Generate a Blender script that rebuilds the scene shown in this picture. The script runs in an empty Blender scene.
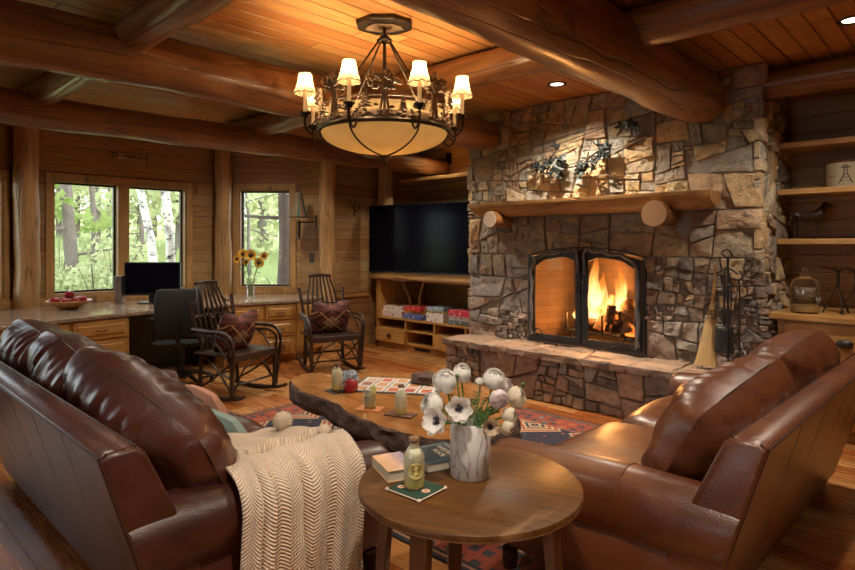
import bpy, math, random
from math import sin, cos, pi, radians, sqrt, atan2
from mathutils import Vector, Matrix, noise
SC = bpy.context.scene
COL = SC.collection
# ------------------------------------------------------------------ camera
cd = bpy.data.cameras.new('camera'); cam = bpy.data.objects.new('camera', cd); COL.objects.link(cam)
cam.location = (0, 0, 1.45); cam.rotation_euler = (radians(90), 0, radians(43.5))
cd.sensor_width = 36; cd.lens = 587/855*36; cd.shift_y = -42/855; cd.clip_start = .05; cd.clip_end = 300
SC.camera = cam
# ------------------------------------------------------------------ world, sun, exposure
w = bpy.data.worlds.new('world'); SC.world = w; w.use_nodes = True
bg = w.node_tree.nodes['Background']; bg.inputs[0].default_value = (.86, .95, 1, 1); bg.inputs[1].default_value = 3.2
SC.view_settings.view_transform = 'Standard'; SC.view_settings.look = 'None'
SC.view_settings.exposure = 0.6; SC.view_settings.gamma = 1.0; SC.view_settings.use_curve_mapping = False
SC.cycles.use_denoising = True
SC.cycles.max_bounces = 8; SC.cycles.diffuse_bounces = 4; SC.cycles.glossy_bounces = 4
SC.cycles.transmission_bounces = 8; SC.cycles.transparent_max_bounces = 12
SC.cycles.sample_clamp_indirect = 6; SC.cycles.caustics_reflective = False; SC.cycles.caustics_refractive = False
def lamp(name, typ, loc, energy, color=(1, 1, 1), size=.05, rot=(0, 0, 0), spot=None, blend=.5, sy=None):
    l = bpy.data.lights.new(name, typ); l.energy = energy; l.color = color
    if typ == 'AREA':
        l.size = size
        if sy: l.shape = 'RECTANGLE'; l.size_y = sy
    elif typ == 'SUN': l.angle = size
    else: l.shadow_soft_size = size
    if typ == 'SPOT': l.spot_size = radians(spot); l.spot_blend = blend
    o = bpy.data.objects.new(name, l); o.location = loc; o.rotation_euler = rot; COL.objects.link(o); return o
lamp('sun', 'SUN', (5, 0, 10), 2.6, (1, .95, .85), .03, (0, radians(38), radians(20)))
WARM = (1, .70, .38); WARM2 = (1, .86, .68)
CANS_AND_FILL = [(-2.73, 4.50, 190), (-.6, 4.5, 90), (-4.85, 4.4, 85), (-.75, 1.0, 105), (-3.0, .45, 40), (-.45, 2.6, 70), (.9, 1.0, 45), (-1.2, -1.2, 40), (-4.9, 2.2, 60), (.6, -.8, 40), (-6.3, 3.6, 50), (-6.3, 2.0, 40), (-5.3, 5.9, 40)]  # first two are visible cans; most others are unseen spots added as fill
for x, y, e in CANS_AND_FILL:
    lamp('downlight_and_fill_beam', 'SPOT', (x, y, 2.83), e, WARM2, .05, (0, 0, 0), 135, .9)
# daylight portals of the windows help the sampler find the sky
def portal(loc, size, sy, rz):
    o = lamp('window_daylight', 'AREA', loc, 1, (1, 1, 1), size, (radians(90), 0, rz), sy=sy); o.data.cycles.is_portal = True
# ------------------------------------------------------------------ helpers
CF, CXp, CYp = 587., 427.5, 243.
FW = Vector((-sin(radians(43.5)), cos(radians(43.5)), 0)); RT = Vector((cos(radians(43.5)), sin(radians(43.5)), 0))
def at(px, py, d):
    "world point seen at photo pixel px,py at distance d in front of the camera"
    v = FW*d + RT*(d*(px-CXp)/CF); return Vector((v.x, v.y, 1.45-(py-CYp)/CF*d))
def onz(px, py, z): return at(px, py, (1.45-z)*CF/(py-CYp))
def ony(px, py, y):
    a = FW.y+RT.y*(px-CXp)/CF; return at(px, py, y/a)
def onx(px, py, x):
    a = FW.x+RT.x*(px-CXp)/CF; return at(px, py, x/a)
def T(x=0, y=0, z=0): return Matrix.Translation((x, y, z))
def Rz(a): return Matrix.Rotation(a, 4, 'Z')
def Rx(a): return Matrix.Rotation(a, 4, 'X')
def Ry(a): return Matrix.Rotation(a, 4, 'Y')
def catmull(pts, k=5, closed=False):
    P = [Vector(p) for p in pts]; n = len(P); out = []
    rng = range(n) if closed else range(n-1)
    for i in rng:
        p1 = P[i]; p2 = P[(i+1) % n]
        p0 = P[i-1] if (closed or i > 0) else p1*2-p2
        p3 = P[(i+2) % n] if (closed or i < n-2) else p2*2-p1
        for j in range(k):
            t = j/k
            out.append(.5*((2*p1)+(p2-p0)*t+(2*p0-5*p1+4*p2-p3)*t*t+(3*p1-p0-3*p2+p3)*t**3))
    if not closed: out.append(P[-1])
    return out
class MB:
    def __init__(s): s.v = []; s.f = []; s.m = []; s.c = {}; s.uv = {}; s.M = Matrix.Identity(4); s.mi = 0
    def add(s, vs, fs, col=None, uvs=None):
        b = len(s.v)
        for i, p in enumerate(vs):
            s.v.append(tuple(s.M @ Vector(p)))
            if col is not None: s.c[b+i] = col
            if uvs is not None: s.uv[b+i] = uvs[i]
        for f in fs: s.f.append(tuple(b+i for i in f)); s.m.append(s.mi)
        return s
    def box(s, cx, cy, cz, sx, sy, sz, **k):
        x, y, z = sx/2, sy/2, sz/2
        return s.add([(cx+a*x, cy+b*y, cz+c*z) for a in (-1, 1) for b in (-1, 1) for c in (-1, 1)],
                     [(0, 1, 3, 2), (4, 6, 7, 5), (0, 4, 5, 1), (2, 3, 7, 6), (0, 2, 6, 4), (1, 5, 7, 3)], **k)
    def bb(s, x0, x1, y0, y1, z0, z1, **k): return s.box((x0+x1)/2, (y0+y1)/2, (z0+z1)/2, abs(x1-x0), abs(y1-y0), abs(z1-z0), **k)
    def tube(s, pts, r, n=8, k=0, closed=False, wob=0, seed=0, capr=None, flat=1, **kw):
        P = catmull(pts, k, closed) if k else [Vector(p) for p in pts]
        N = len(P); vs = []; fs = []; uvs = []
        up = None; L = 0
        for i in range(N):
            a = P[(i-1) % N] if (closed or i) else P[i]; b = P[(i+1) % N] if (closed or i < N-1) else P[i]
            t = (b-a); t = t.normalized() if t.length > 1e-9 else Vector((0, 0, 1))
            if up is None:
                up = Vector((0, 0, 1)) if abs(t.z) < .9 else Vector((1, 0, 0))
            x = t.cross(up)
            if x.length < 1e-6: x = t.cross(Vector((0, 1, 0)))
            x.normalize(); y = x.cross(t).normalized(); up = y
            if i: L += (P[i]-P[i-1]).length
            if callable(r): rr = r(i/max(1, N-1))
            elif isinstance(r, (list, tuple)):
                q = i/max(1, N-1)*(len(r)-1); j = min(int(q), len(r)-2); rr = r[j]+(r[j+1]-r[j])*(q-j)
            else: rr = r
            for j in range(n):
                A = 2*pi*j/n; q = rr
                if wob: q *= 1+wob*noise.noise(Vector((cos(A)*1.2+seed, sin(A)*1.2, L*1.3+seed*7)))
                vs.append(P[i]+x*(cos(A)*q)+y*(sin(A)*q*flat)); uvs.append((j/n, L))
        for i in range(N if closed else N-1):
            for j in range(n):
                a = i*n+j; b = i*n+(j+1) % n; c = ((i+1) % N)*n+(j+1) % n; d = ((i+1) % N)*n+j
                fs.append((a, b, c, d))
        if not closed:
            fs.append(tuple(range(n))[::-1]); fs.append(tuple(range((N-1)*n, N*n)))
        return s.add(vs, fs, uvs=uvs, **kw)
    def lathe(s, prof, n=20, sx=1, sy=1, **k):
        vs = []; fs = []; uvs = []
        for i, (r, z) in enumerate(prof):
            for j in range(n):
                A = 2*pi*j/n; vs.append((r*cos(A)*sx, r*sin(A)*sy, z)); uvs.append((j/n, i/max(1, len(prof)-1)))
        for i in range(len(prof)-1):
            for j in range(n):
                fs.append((i*n+j, i*n+(j+1) % n, (i+1)*n+(j+1) % n, (i+1)*n+j))
        if prof[0][0] > 1e-5: fs.append(tuple(range(n))[::-1])
        if prof[-1][0] > 1e-5: fs.append(tuple(range((len(prof)-1)*n, len(prof)*n)))
        return s.add(vs, fs, uvs=uvs, **k)
    def prism(s, poly, z0, z1, **k):
        n = len(poly); vs = [(x, y, z0) for x, y in poly]+[(x, y, z1) for x, y in poly]
        return s.add(vs, [tuple(range(n))[::-1], tuple(range(n, 2*n))]+[(i, (i+1) % n, n+(i+1) % n, n+i) for i in range(n)], **k)
    def surf(s, fn, nu, nv, cu=False, cv=False, **k):
        vs = []; uvs = []
        for i in range(nu):
            for j in range(nv):
                u = i/(nu if cu else nu-1); v = j/(nv if cv else nv-1); vs.append(fn(u, v)); uvs.append((u, v))
        fs = []
        for i in range(nu if cu else nu-1):
            for j in range(nv if cv else nv-1):
                fs.append((i*nv+j, ((i+1) % nu)*nv+j, ((i+1) % nu)*nv+(j+1) % nv, i*nv+(j+1) % nv))
        return s.add(vs, fs, uvs=uvs, **k)
    def ball(s, cx, cy, cz, rx, ry=None, rz=None, nu=14, nv=9, fn=None, **k):
        ry = ry or rx; rz = rz or rx; vs = []; fs = []
        for j in range(nv+1):
            B = -pi/2+pi*j/nv
            for i in range(nu):
                A = 2*pi*i/nu; d = Vector((cos(A)*cos(B), sin(A)*cos(B), sin(B))); q = fn(d) if fn else 1
                vs.append((cx+d.x*rx*q, cy+d.y*ry*q, cz+d.z*rz*q))
        for j in range(nv):
            for i in range(nu): fs.append((j*nu+i, j*nu+(i+1) % nu, (j+1)*nu+(i+1) % nu, (j+1)*nu+i))
        return s.add(vs, fs, **k)
    def build(s, name, mat, parent=None, smooth=True, bevel=0, loc=None, sub=0, solid=0, ang=40):
        me = bpy.data.meshes.new(name); me.from_pydata(s.v, [], s.f)
        mats = mat if isinstance(mat, (list, tuple)) else [mat]
        for m in mats: me.materials.append(m)
        if len(mats) > 1: me.polygons.foreach_set('material_index', s.m)
        if s.uv:
            u = me.uv_layers.new(name='UVMap'); li = [0]*len(me.loops); me.loops.foreach_get('vertex_index', li)
            fl = []
            for i in li: fl.extend(s.uv.get(i, (0, 0)))
            u.data.foreach_set('uv', fl)
        if s.c:
            a = me.color_attributes.new('tint', 'FLOAT_COLOR', 'POINT')
            fl = []
            for i in range(len(s.v)): fl.extend((*s.c.get(i, (1, 1, 1)), 1))
            a.data.foreach_set('color', fl)
        me.validate(clean_customdata=False)
        if smooth:
            me.polygons.foreach_set('use_smooth', [True]*len(me.polygons))
            if ang < 180: me.set_sharp_from_angle(angle=radians(ang))
        o = bpy.data.objects.new(name, me); COL.objects.link(o)
        if parent: o.parent = parent
        if loc is not None: o.location = loc
        if bevel:
            b = o.modifiers.new('bevel', 'BEVEL'); b.width = bevel; b.segments = 2; b.limit_method = 'ANGLE'; b.angle_limit = radians(50)
            b.harden_normals = False
        if solid:
            b = o.modifiers.new('solid', 'SOLIDIFY'); b.thickness = solid; b.offset = 0
        if sub:
            b = o.modifiers.new('sub', 'SUBSURF'); b.levels = sub; b.render_levels = sub
        return o
def tag(o, label=None, cat=None, group=None, kind=None):
    if label: o['label'] = label
    if cat: o['category'] = cat
    if group: o['group'] = group
    if kind: o['kind'] = kind
    return o
def thing(name, label, cat, loc=(0, 0, 0), rz=0, group=None):
    o = bpy.data.objects.new(name, None); COL.objects.link(o); o.location = loc; o.rotation_euler = (0, 0, rz); o.empty_display_size = .05
    return tag(o, label, cat, group)
KIDS = {}
def kids(o): return [c for c in o.children]
def dup(root, loc=None, rz=None, label=None, parent=None):
    c = root.copy(); COL.objects.link(c)
    if parent is not None: c.parent = parent
    if loc is not None: c.location = loc
    if rz is not None: c.rotation_euler = (0, 0, rz)
    if label: c['label'] = label
    for k in kids(root): dup(k, parent=c)
    return c
def struct(o): o['kind'] = 'structure'; return o
def pillow(m, w, h, d, p=2.6, n=18, seed=0, wr=.01, M=None, gather=0):
    "stuffed cushion w (x) by h (z) by d (y) with a seam edge"
    old = m.M
    if M is not None: m.M = m.M @ M
    def mk(sgn):
        def fn(u, v):
            a = u*2-1; b = v*2-1
            e = max(0., (1-abs(a)**p))**.5*max(0., (1-abs(b)**p))**.5
            pin = 1-.09*(abs(a*b))**2
            cx = a*w/2*(1-.06*(1-abs(b)**2)*0)*pin; cz = b*h/2*pin
            q = Vector((a*1.7+seed, b*1.7, sgn*2.+seed))
            dd = d/2*e*(1+.12*noise.noise(q))
            wv = wr*noise.noise(Vector((a*9+seed, b*2.5, sgn)))*min(1, e*2)
            if gather: wv += gather*sin(a*38+3*noise.noise(Vector((a*4, b*3, seed))))*max(0, abs(b)-.35)*min(1, e*1.6)
            rx = cx*(1+.03*noise.noise(q*1.3)); rz = cz*(1+.03*noise.noise(q*1.1+Vector((5, 5, 5))))
            return (rx, sgn*(dd+wv), rz)
        return fn
    m.surf(mk(1), n, n); m.surf(mk(-1), n, n)
    m.M = old
# ------------------------------------------------------------------ materials
class NB:
    def __init__(s, name):
        s.mat = bpy.data.materials.new(name); s.mat.use_nodes = True; s.t = s.mat.node_tree
        for n in list(s.t.nodes): s.t.nodes.remove(n)
        s.out = s.t.nodes.new('ShaderNodeOutputMaterial')
    def n(s, typ, ins=None, **props):
        nd = s.t.nodes.new('ShaderNode'+typ)
        for k, v in props.items(): setattr(nd, k, v)
        for k, v in (ins or {}).items():
            if hasattr(v, 'is_output') or isinstance(v, bpy.types.NodeSocket): s.t.links.new(v, nd.inputs[k])
            else: nd.inputs[k].default_value = v
        return nd
    def math(s, op, a, b=0., c=None):
        d = {0: a, 1: b}
        if c is not None: d[2] = c
        return s.n('Math', d, operation=op).outputs[0]
    def mix(s, f, a, b, mode='MIX'):
        nd = s.n('Mix', data_type='RGBA', blend_type=mode)
        for sock, v in ((nd.inputs[0], f), (nd.inputs[6], a), (nd.inputs[7], b)):
            if isinstance(v, bpy.types.NodeSocket): s.t.links.new(v, sock)
            else:
                sock.default_value = v if not isinstance(v, tuple) or len(v) == 4 else (*v, 1)
        return nd.outputs[2]
    def ramp(s, f, stops):
        nd = s.n('ValToRGB', {0: f}); e = nd.color_ramp.elements
        while len(e) > len(stops): e.remove(e[-1])
        while len(e) < len(stops): e.new(.5)
        for i, (p, c) in enumerate(stops): e[i].position = p; e[i].color = (*c, 1) if isinstance(c, tuple) else (c, c, c, 1)
        return nd.outputs[0]
    def coord(s, kind='Object', scale=(1, 1, 1), rot=(0, 0, 0), loc=(0, 0, 0)):
        tc = s.n('TexCoord'); mp = s.n('Mapping', {0: tc.outputs[kind], 1: loc, 2: rot, 3: scale}); return mp.outputs[0]
    def noise(s, vec, scale=5., detail=4., rough=.55, dist=0., out=0):
        return s.n('TexNoise', {'Vector': vec, 'Scale': scale, 'Detail': detail, 'Roughness': rough, 'Distortion': dist}).outputs[out]
    def bump(s, h, strength=.3, dist=.01, prev=None):
        d = {'Height': h, 'Strength': strength, 'Distance': dist}
        if prev is not None: d['Normal'] = prev
        return s.n('Bump', d).outputs[0]
    def bsdf(s, col, rough=.5, normal=None, **k):
        d = {'Base Color': col if isinstance(col, bpy.types.NodeSocket) else (*col[:3], 1), 'Roughness': rough}
        names = dict(metal='Metallic', coat='Coat Weight', coatr='Coat Roughness', trans='Transmission Weight', spec='Specular IOR Level',
                     sheen='Sheen Weight', sss='Subsurface Weight', ior='IOR', alpha='Alpha', emit='Emission Color', emits='Emission Strength')
        for a, b in k.items():
            d[names[a]] = (*b, 1) if isinstance(b, tuple) and len(b) == 3 else b
        if normal is not None: d['Normal'] = normal
        nd = s.n('BsdfPrincipled', d); s.t.links.new(nd.outputs[0], s.out.inputs[0]); return s.mat
def plain(name, col, rough=.5, bscale=0, bstr=.2, var=0, **k):
    b = NB(name); c = b.coord(); colr = (*col, 1)
    if var:
        f = b.noise(c, 6, 3); colr = b.mix(f, tuple(x*(1-var) for x in col), tuple(min(1, x*(1+var)) for x in col))
    nm = b.bump(b.noise(c, bscale, 3), bstr, .004) if bscale else None
    return b.bsdf(colr if isinstance(colr, bpy.types.NodeSocket) else col, rough, nm, **k)
def sepz(b, c, i):
    return b.n('SeparateXYZ', {0: c}).outputs[i]
def boards(name, dark, light, across, along, width, length=3., rough=.4, groove=.012, gdark=.45, coat=0, knots=.6, tint=.35, gstr=.5):
    "planks: across/along are axis indices of object space"
    b = NB(name); tc = b.n('TexCoord').outputs['Object']; s = b.n('SeparateXYZ', {0: tc})
    ac = s.outputs[across]; al = s.outputs[along]
    q = b.math('DIVIDE', ac, width); idx = b.math('FLOOR', q); fr = b.math('FRACT', q)
    rnd = b.n('TexWhiteNoise', {'W': idx}, noise_dimensions='1D').outputs[0]
    l2 = b.math('ADD', b.math('DIVIDE', al, length), b.math('MULTIPLY', rnd, 7.3)); li = b.math('FLOOR', l2); lf = b.math('FRACT', l2)
    r2 = b.n('TexWhiteNoise', {'W': b.math('ADD', b.math('MULTIPLY', li, 13.7), b.math('MULTIPLY', idx, 3.1))}, noise_dimensions='1D').outputs[0]
    sc = [0, 0, 0]; sc[across] = 16.; sc[along] = 1.1; sc[3-across-along] = 16.
    off = b.n('CombineXYZ', {along: b.math('MULTIPLY', r2, 31.), 3-across-along: b.math('MULTIPLY', r2, 9.)}).outputs[0]
    vec = b.n('VectorMath', {0: tc, 1: off}, operation='ADD').outputs[0]
    mp = b.n('Mapping', {0: vec, 3: tuple(sc)}).outputs[0]
    g = b.noise(mp, 1.6, 6, .6, 1.2)
    col = b.mix(b.ramp(g, [(.3, 0.), (.7, 1.)]), dark, light)
    tn = b.math('ADD', b.math('MULTIPLY', r2, tint), 1-tint*.6)
    col = b.mix(1., col, b.n('CombineColor', {0: tn, 1: b.math('MULTIPLY', tn, tn), 2: b.math('POWER', tn, 2.6)}).outputs[0], 'MULTIPLY')
    f2 = [0, 0, 0]; f2[across] = 110.; f2[along] = 4.; f2[3-across-along] = 110.
    fg = b.noise(b.n('Mapping', {0: vec, 3: tuple(f2)}).outputs[0], 1., 3, .6); col = b.mix(b.ramp(fg, [(.5, 0.), (.68, .4)]), col, tuple(x*.5 for x in dark))
    if knots:
        k2 = [0, 0, 0]; k2[across] = 6.; k2[along] = 3.; k2[3-across-along] = 6.
        vo = b.n('TexVoronoi', {'Vector': b.n('Mapping', {0: vec, 3: tuple(k2)}).outputs[0], 'Scale': .75}).outputs['Distance']
        kf = b.ramp(vo, [(.035, knots), (.1, 0.)])
        col = b.mix(kf, col, tuple(x*.25 for x in dark))
    edge = b.math('MINIMUM', fr, b.math('SUBTRACT', 1., fr))
    e1 = b.math('MULTIPLY', edge, width)
    le = b.math('MULTIPLY', b.math('MINIMUM', lf, b.math('SUBTRACT', 1., lf)), length)
    ed = b.math('MINIMUM', e1, b.math('MULTIPLY', le, 1.5))
    gm = b.n('MapRange', {0: ed, 1: 0., 2: groove, 3: 0., 4: 1.}).outputs[0]
    col = b.mix(gm, b.mix(1., col, (gdark, gdark, gdark, 1), 'MULTIPLY'), col)
    nm = b.bump(gm, gstr, .012); nm = b.bump(g, .08, .004, nm)
    return b.bsdf(col, b.n('MapRange', {0: g, 3: rough*.8, 4: rough*1.2}).outputs[0], nm, coat=coat, coatr=.15)
def wood(name, dark, light, axis=1, rough=.35, coat=.2, scale=1., crack=0., bstr=.12, dist=1.5):
    b = NB(name); sc = [9., 9., 9.]; sc[axis] = .7
    c = b.coord('Object', tuple(x*scale for x in sc)); g = b.noise(c, 1., 6, .6, dist)
    c1 = b.coord('Object', (1, 1, 1)); lo = b.noise(c1, 2.2, 3)
    col = b.mix(b.ramp(g, [(.3, 0.), (.72, 1.)]), dark, light)
    col = b.mix(1., col, b.ramp(lo, [(.3, (.72, .68, .62)), (.7, (1.1, 1.1, 1.1))]), 'MULTIPLY')
    fs = [90., 90., 90.]; fs[axis] = 3.
    fg = b.noise(b.coord('Object', tuple(fs)), 1., 3, .6); col = b.mix(b.ramp(fg, [(.5, 0.), (.66, .45)]), col, tuple(x*.5 for x in dark))
    k2 = [7., 7., 7.]; k2[axis] = 2.6
    vo = b.n('TexVoronoi', {'Vector': b.coord('Object', tuple(k2)), 'Scale': .5}).outputs['Distance']
    col = b.mix(b.ramp(vo, [(.05, .75), (.13, 0.)]), col, tuple(x*.28 for x in dark))
    nm = b.bump(g, bstr, .01)
    if crack:
        c3 = [7., 7., 7.]; c3[axis] = .35
        cr = b.ramp(b.noise(b.coord('Object', tuple(c3)), 1., 2, .5, .4), [(.485, 0.), (.497, 1.), (.503, 1.), (.515, 0.)])
        cr = b.math('MULTIPLY', cr, crack)
        col = b.mix(cr, col, tuple(x*.2 for x in dark)); nm = b.bump(b.math('MULTIPLY', cr, -1.), .5, .02, nm)
    return b.bsdf(col, rough, nm, coat=coat, coatr=.2)
def leather(name, dark, light, rough=.34, wr=.5):
    b = NB(name); c = b.coord(); lo = b.noise(c, 2.5, 4, .6)
    col = b.mix(b.ramp(lo, [(.32, 0.), (.7, 1.)]), dark, light)
    grain = b.n('TexVoronoi', {'Vector': c, 'Scale': 170.}).outputs['Distance']
    wrk = b.noise(b.coord('Object', (3, 3, 3)), 2.6, 5, .6, 1.2)
    nm = b.bump(grain, .22, .003); nm = b.bump(wrk, wr, .02, nm)
    return b.bsdf(col, b.n('MapRange', {0: lo, 3: rough*1.25, 4: rough*.85}).outputs[0], nm, coat=.18, coatr=.22)
def tinted(name, rough=.85, bscale=14., bstr=1., bdist=.04, fine=60.):
    b = NB(name); a = b.n('VertexColor', layer_name='tint').outputs[0]; c = b.coord()
    g = b.noise(c, bscale*.55, 6, .65); g2 = b.noise(c, bscale, 7, .7); g3 = b.noise(c, fine, 4, .6)
    col = b.mix(1., a, b.ramp(g, [(.25, (.5, .48, .47)), (.5, (1., .96, .9)), (.78, (1.45, 1.35, 1.15))]), 'MULTIPLY')
    col = b.mix(b.ramp(g2, [(.54, 0.), (.66, .6)]), col, (.16, .14, .125, 1))
    col = b.mix(b.ramp(g3, [(.56, 0.), (.68, .5)]), col, (.50, .42, .30, 1))
    nm = b.bump(g2, bstr, bdist); nm = b.bump(g3, .35, .004, nm)
    return b.bsdf(col, rough, nm)
M = {}
M['ceil'] = boards('ceiling boards', (.40, .17, .05), (.62, .31, .10), 0, 1, .135, 3.6, .42, .010, .55, knots=.5, tint=.3, gstr=1.)
M['wallx'] = boards('wall boards', (.27, .15, .06), (.46, .28, .12), 2, 0, .15, 4., .5, .006, .5, knots=.6, tint=.35)
M['floor'] = boards('plank floor', (.33, .135, .04), (.58, .27, .09), 1, 0, .14, 1.5, .27, .003, .4, coat=.25, knots=.7, tint=.65, gstr=.3)
for i, a in enumerate('xyz'):
    M['log'+a] = wood('varnished log '+a, (.165, .066, .022), (.36, .17, .056), i, .36, .2, 1., .45)
    M['pine'+a] = wood('golden pine '+a, (.44, .22, .06), (.66, .38, .12), i, .38, .15, 1.6)
    M['post'+a] = wood('peeled log post '+a, (.42, .235, .095), (.66, .42, .19), i, .4, .15, .8, .5)
M['logend'] = plain('sawn log end', (.62, .50, .38), .6, 40, .2, .15)
M['mantle'] = wood('mantel log', (.34, .17, .06), (.52, .30, .11), 0, .38, .2, 1., .5)
M['trim'] = wood('window trim', (.42, .24, .09), (.60, .37, .16), 2, .45, .1, 1.5)
M['stone'] = tinted('field stone')
M['hstone'] = tinted('hearth cap stone', .6, 9., .5, .015)
M['mortar'] = plain('mortar', (.30, .27, .24), .95, 60, .6, .3)
M['brick'] = None
def mk_brick():
    b = NB('fire brick'); c = b.coord('Object', (1, 1, 1), (radians(90), 0, 0))
    br = b.n('TexBrick', {'Vector': c, 'Color1': (.27, .16, .09, 1), 'Color2': (.22, .13, .07, 1), 'Mortar': (.14, .09, .055, 1), 'Scale': 4.4, 'Mortar Size': .012, 'Brick Width': 1., 'Row Height': .27})
    n = b.noise(b.coord(), 4, 5); col = b.mix(b.ramp(n, [(.35, 0.), (.65, .6)]), br.outputs[0], (.10, .07, .05, 1))
    return b.bsdf(col, .9, b.bump(b.noise(b.coord(), 25, 4), .3, .01))
M['brick'] = mk_brick()
M['leatherL'] = leather('oxblood leather', (.033, .008, .005), (.088, .025, .014), .32, .16)
M['leatherR'] = leather('saddle leather', (.062, .016, .006), (.150, .046, .015), .34, .16)
M['seam'] = plain('leather welt', (.028, .009, .006), .4)
M['iron'] = plain('black wrought iron', (.06, .06, .062), .42, 30, .3, .3, metal=.75)
M['bronze'] = plain('bronze', (.22, .15, .09), .6, 60, .6, .4, metal=.25)
M['bronzed'] = plain('dark bronze', (.06, .045, .035), .4, 40, .3, .3, metal=.8)
M['twig'] = wood('dark twig bark', (.018, .009, .007), (.06, .03, .02), 2, .42, .15, 2.)
M['black'] = plain('black plastic', (.012, .012, .014), .38)
M['blackfab'] = plain('black mesh fabric', (.02, .02, .023), .8, 300, .5)
M['screen'] = plain('dark screen glass', (.004, .004, .009), .14, spec=.08)
M['chrome'] = plain('brushed steel', (.5, .5, .5), .3, metal=1.)
M['granite'] = None
def mk_granite():
    b = NB('polished granite'); c = b.coord(); n = b.noise(c, 60, 5, .8); m = b.noise(c, 5, 4)
    col = b.ramp(n, [(.35, (.07, .05, .04)), (.45, (.26, .18, .13)), (.55, (.45, .36, .28)), (.68, (.62, .55, .47))])
    col = b.mix(b.ramp(m, [(.4, 0.), (.65, .5)]), col, (.3, .2, .14, 1))
    return b.bsdf(col, .13)
M['granite'] = mk_granite()
def glassy(name, col=(1, 1, 1), rough=0., tint=.97, gl=.08):
    b = NB(name); t = b.n('BsdfTransparent', {0: (*[x*tint for x in col], 1)}); g = b.n('BsdfGlossy', {0: (1, 1, 1, 1), 'Roughness': rough})
    lw = b.n('LayerWeight', {0: .25}); f = b.math('ADD', b.math('MULTIPLY', lw.outputs[0], .55), gl*.5)
    mx = b.n('MixShader', {0: f, 1: t.outputs[0], 2: g.outputs[0]}); b.t.links.new(mx.outputs[0], b.out.inputs[0]); return b.mat
M['pane'] = glassy('window glass', (1, 1, 1), 0, .96, .05)
M['fireglass'] = glassy('fire screen glass', (1, .93, .85), .02, .85, .04)
M['glass'] = glassy('clear glass', (.98, 1, .99), .01, .98, .12)
M['glassw'] = plain('lemonade in glass', (.66, .66, .42), .08, trans=.35, ior=1.33, coat=.6)
M['white'] = plain('white paint', (.75, .72, .68), .5)
M['cork'] = plain('cork', (.22, .13, .07), .8, 60, .3, .3)
M['greenfelt'] = plain('green felt', (.018, .055, .035), .95, 200, .5)
M['redapple'] = plain('red apple skin', (.30, .012, .018), .22, var=.5, coat=.4)
M['straw'] = plain('straw', (.5, .33, .14), .8, 90, .5, .3)
M['grass'] = plain('meadow grass', (.34, .40, .16), .9, 20, .8, .5)
# ------------------------------------------------------------------ the setting
CEIL = 2.85
struct(MB().bb(-9, 3, -3.2, 7.2, -.12, 0).build('floor', M['floor'], smooth=False))
struct(MB().bb(-9, 3, -3.2, 7.2, CEIL, CEIL+.25).build('ceiling', M['ceil'], smooth=False))
def wall(name, p0, p1, z0=0, z1=CEIL, holes=(), th=.16, mat=None):
    a = Vector((*p0, 0)); b = Vector((*p1, 0)); L = (b-a).length; ang = atan2(b.y-a.y, b.x-a.x)
    m = MB(); xs = sorted({0, L, *[h[0] for h in holes], *[h[1] for h in holes]}); zs = sorted({z0, z1, *[h[2] for h in holes], *[h[3] for h in holes]})
    for i in range(len(xs)-1):
        for j in range(len(zs)-1):
            cx, cz = (xs[i]+xs[i+1])/2, (zs[j]+zs[j+1])/2
            if any(h[0] < cx < h[1] and h[2] < cz < h[3] for h in holes): continue
            m.bb(xs[i], xs[i+1], 0, th, zs[j], zs[j+1])
    o = m.build(name, mat or M['wallx'], smooth=False); o.location = a; o.rotation_euler = (0, 0, ang); return struct(o)
WI = [0]
def window(p0, p1, x0, x1, z0, z1, mull=(), sash=.022):
    "wooden trim, jambs, dark sashes and panes in a wall opening; local x along the wall"
    a = Vector((*p0, 0)); b = Vector((*p1, 0)); ang = atan2(b.y-a.y, b.x-a.x); WI[0] += 1
    r = bpy.data.objects.new('window_%d' % WI[0], None); COL.objects.link(r); r.location = a; r.rotation_euler = (0, 0, ang); struct(r)
    t = .075; m = MB()
    m.bb(x0-t, x0, -.022, .0, z0-t, z1+t); m.bb(x1, x1+t, -.022, .0, z0-t, z1+t); m.bb(x0, x1, -.022, .0, z1, z1+t); m.bb(x0, x1, -.03, .0, z0-t, z0)
    m.bb(x0, x0+.018, 0, .15, z0, z1); m.bb(x1-.018, x1, 0, .15, z0, z1); m.bb(x0+.018, x1-.018, 0, .15, z1-.018, z1); m.bb(x0+.018, x1-.018, 0, .15, z0, z0+.018)
    for c, wd in mull: m.bb(c-wd/2, c+wd/2, -.01, .15, z0+.018, z1-.018)
    m.build('window_frame', M['trim'], r, smooth=False, bevel=.004)
    edges = [x0+.018]+[v for c, wd in mull for v in (c-wd/2, c+wd/2)]+[x1-.018]
    for i in range(0, len(edges), 2):
        e0, e1 = edges[i], edges[i+1]; f = MB(); y0, y1 = .085, .12; za, zb = z0+.018, z1-.018
        f.bb(e0, e0+sash, y0, y1, za, zb); f.bb(e1-sash, e1, y0, y1, za, zb); f.bb(e0+sash, e1-sash, y0, y1, za, za+sash); f.bb(e0+sash, e1-sash, y0, y1, zb-sash, zb)
        so = f.build('sash', M['bronzed'], r, smooth=False)
        MB().bb(e0+sash, e1-sash, .10, .104, za+sash, zb-sash).build('pane', M['pane'], so, smooth=False)
    L = (x1-x0); mid = a+(b-a).normalized()*((x0+x1)/2); nrm = Vector((-(b-a).normalized().y, (b-a).normalized().x, 0))
    c = mid+nrm*.2; portal((c.x, c.y, (z0+z1)/2), L, z1-z0, ang+pi*0)
    return r
XW = -7.55
ys = {p: onx(p, 200, XW).y for p in (56, 117, 130, 184)}
b0, b1, b2, b3 = (-6.9, .8), (XW, 1.52), (XW, 3.84), (-6.76, 4.60)
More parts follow.
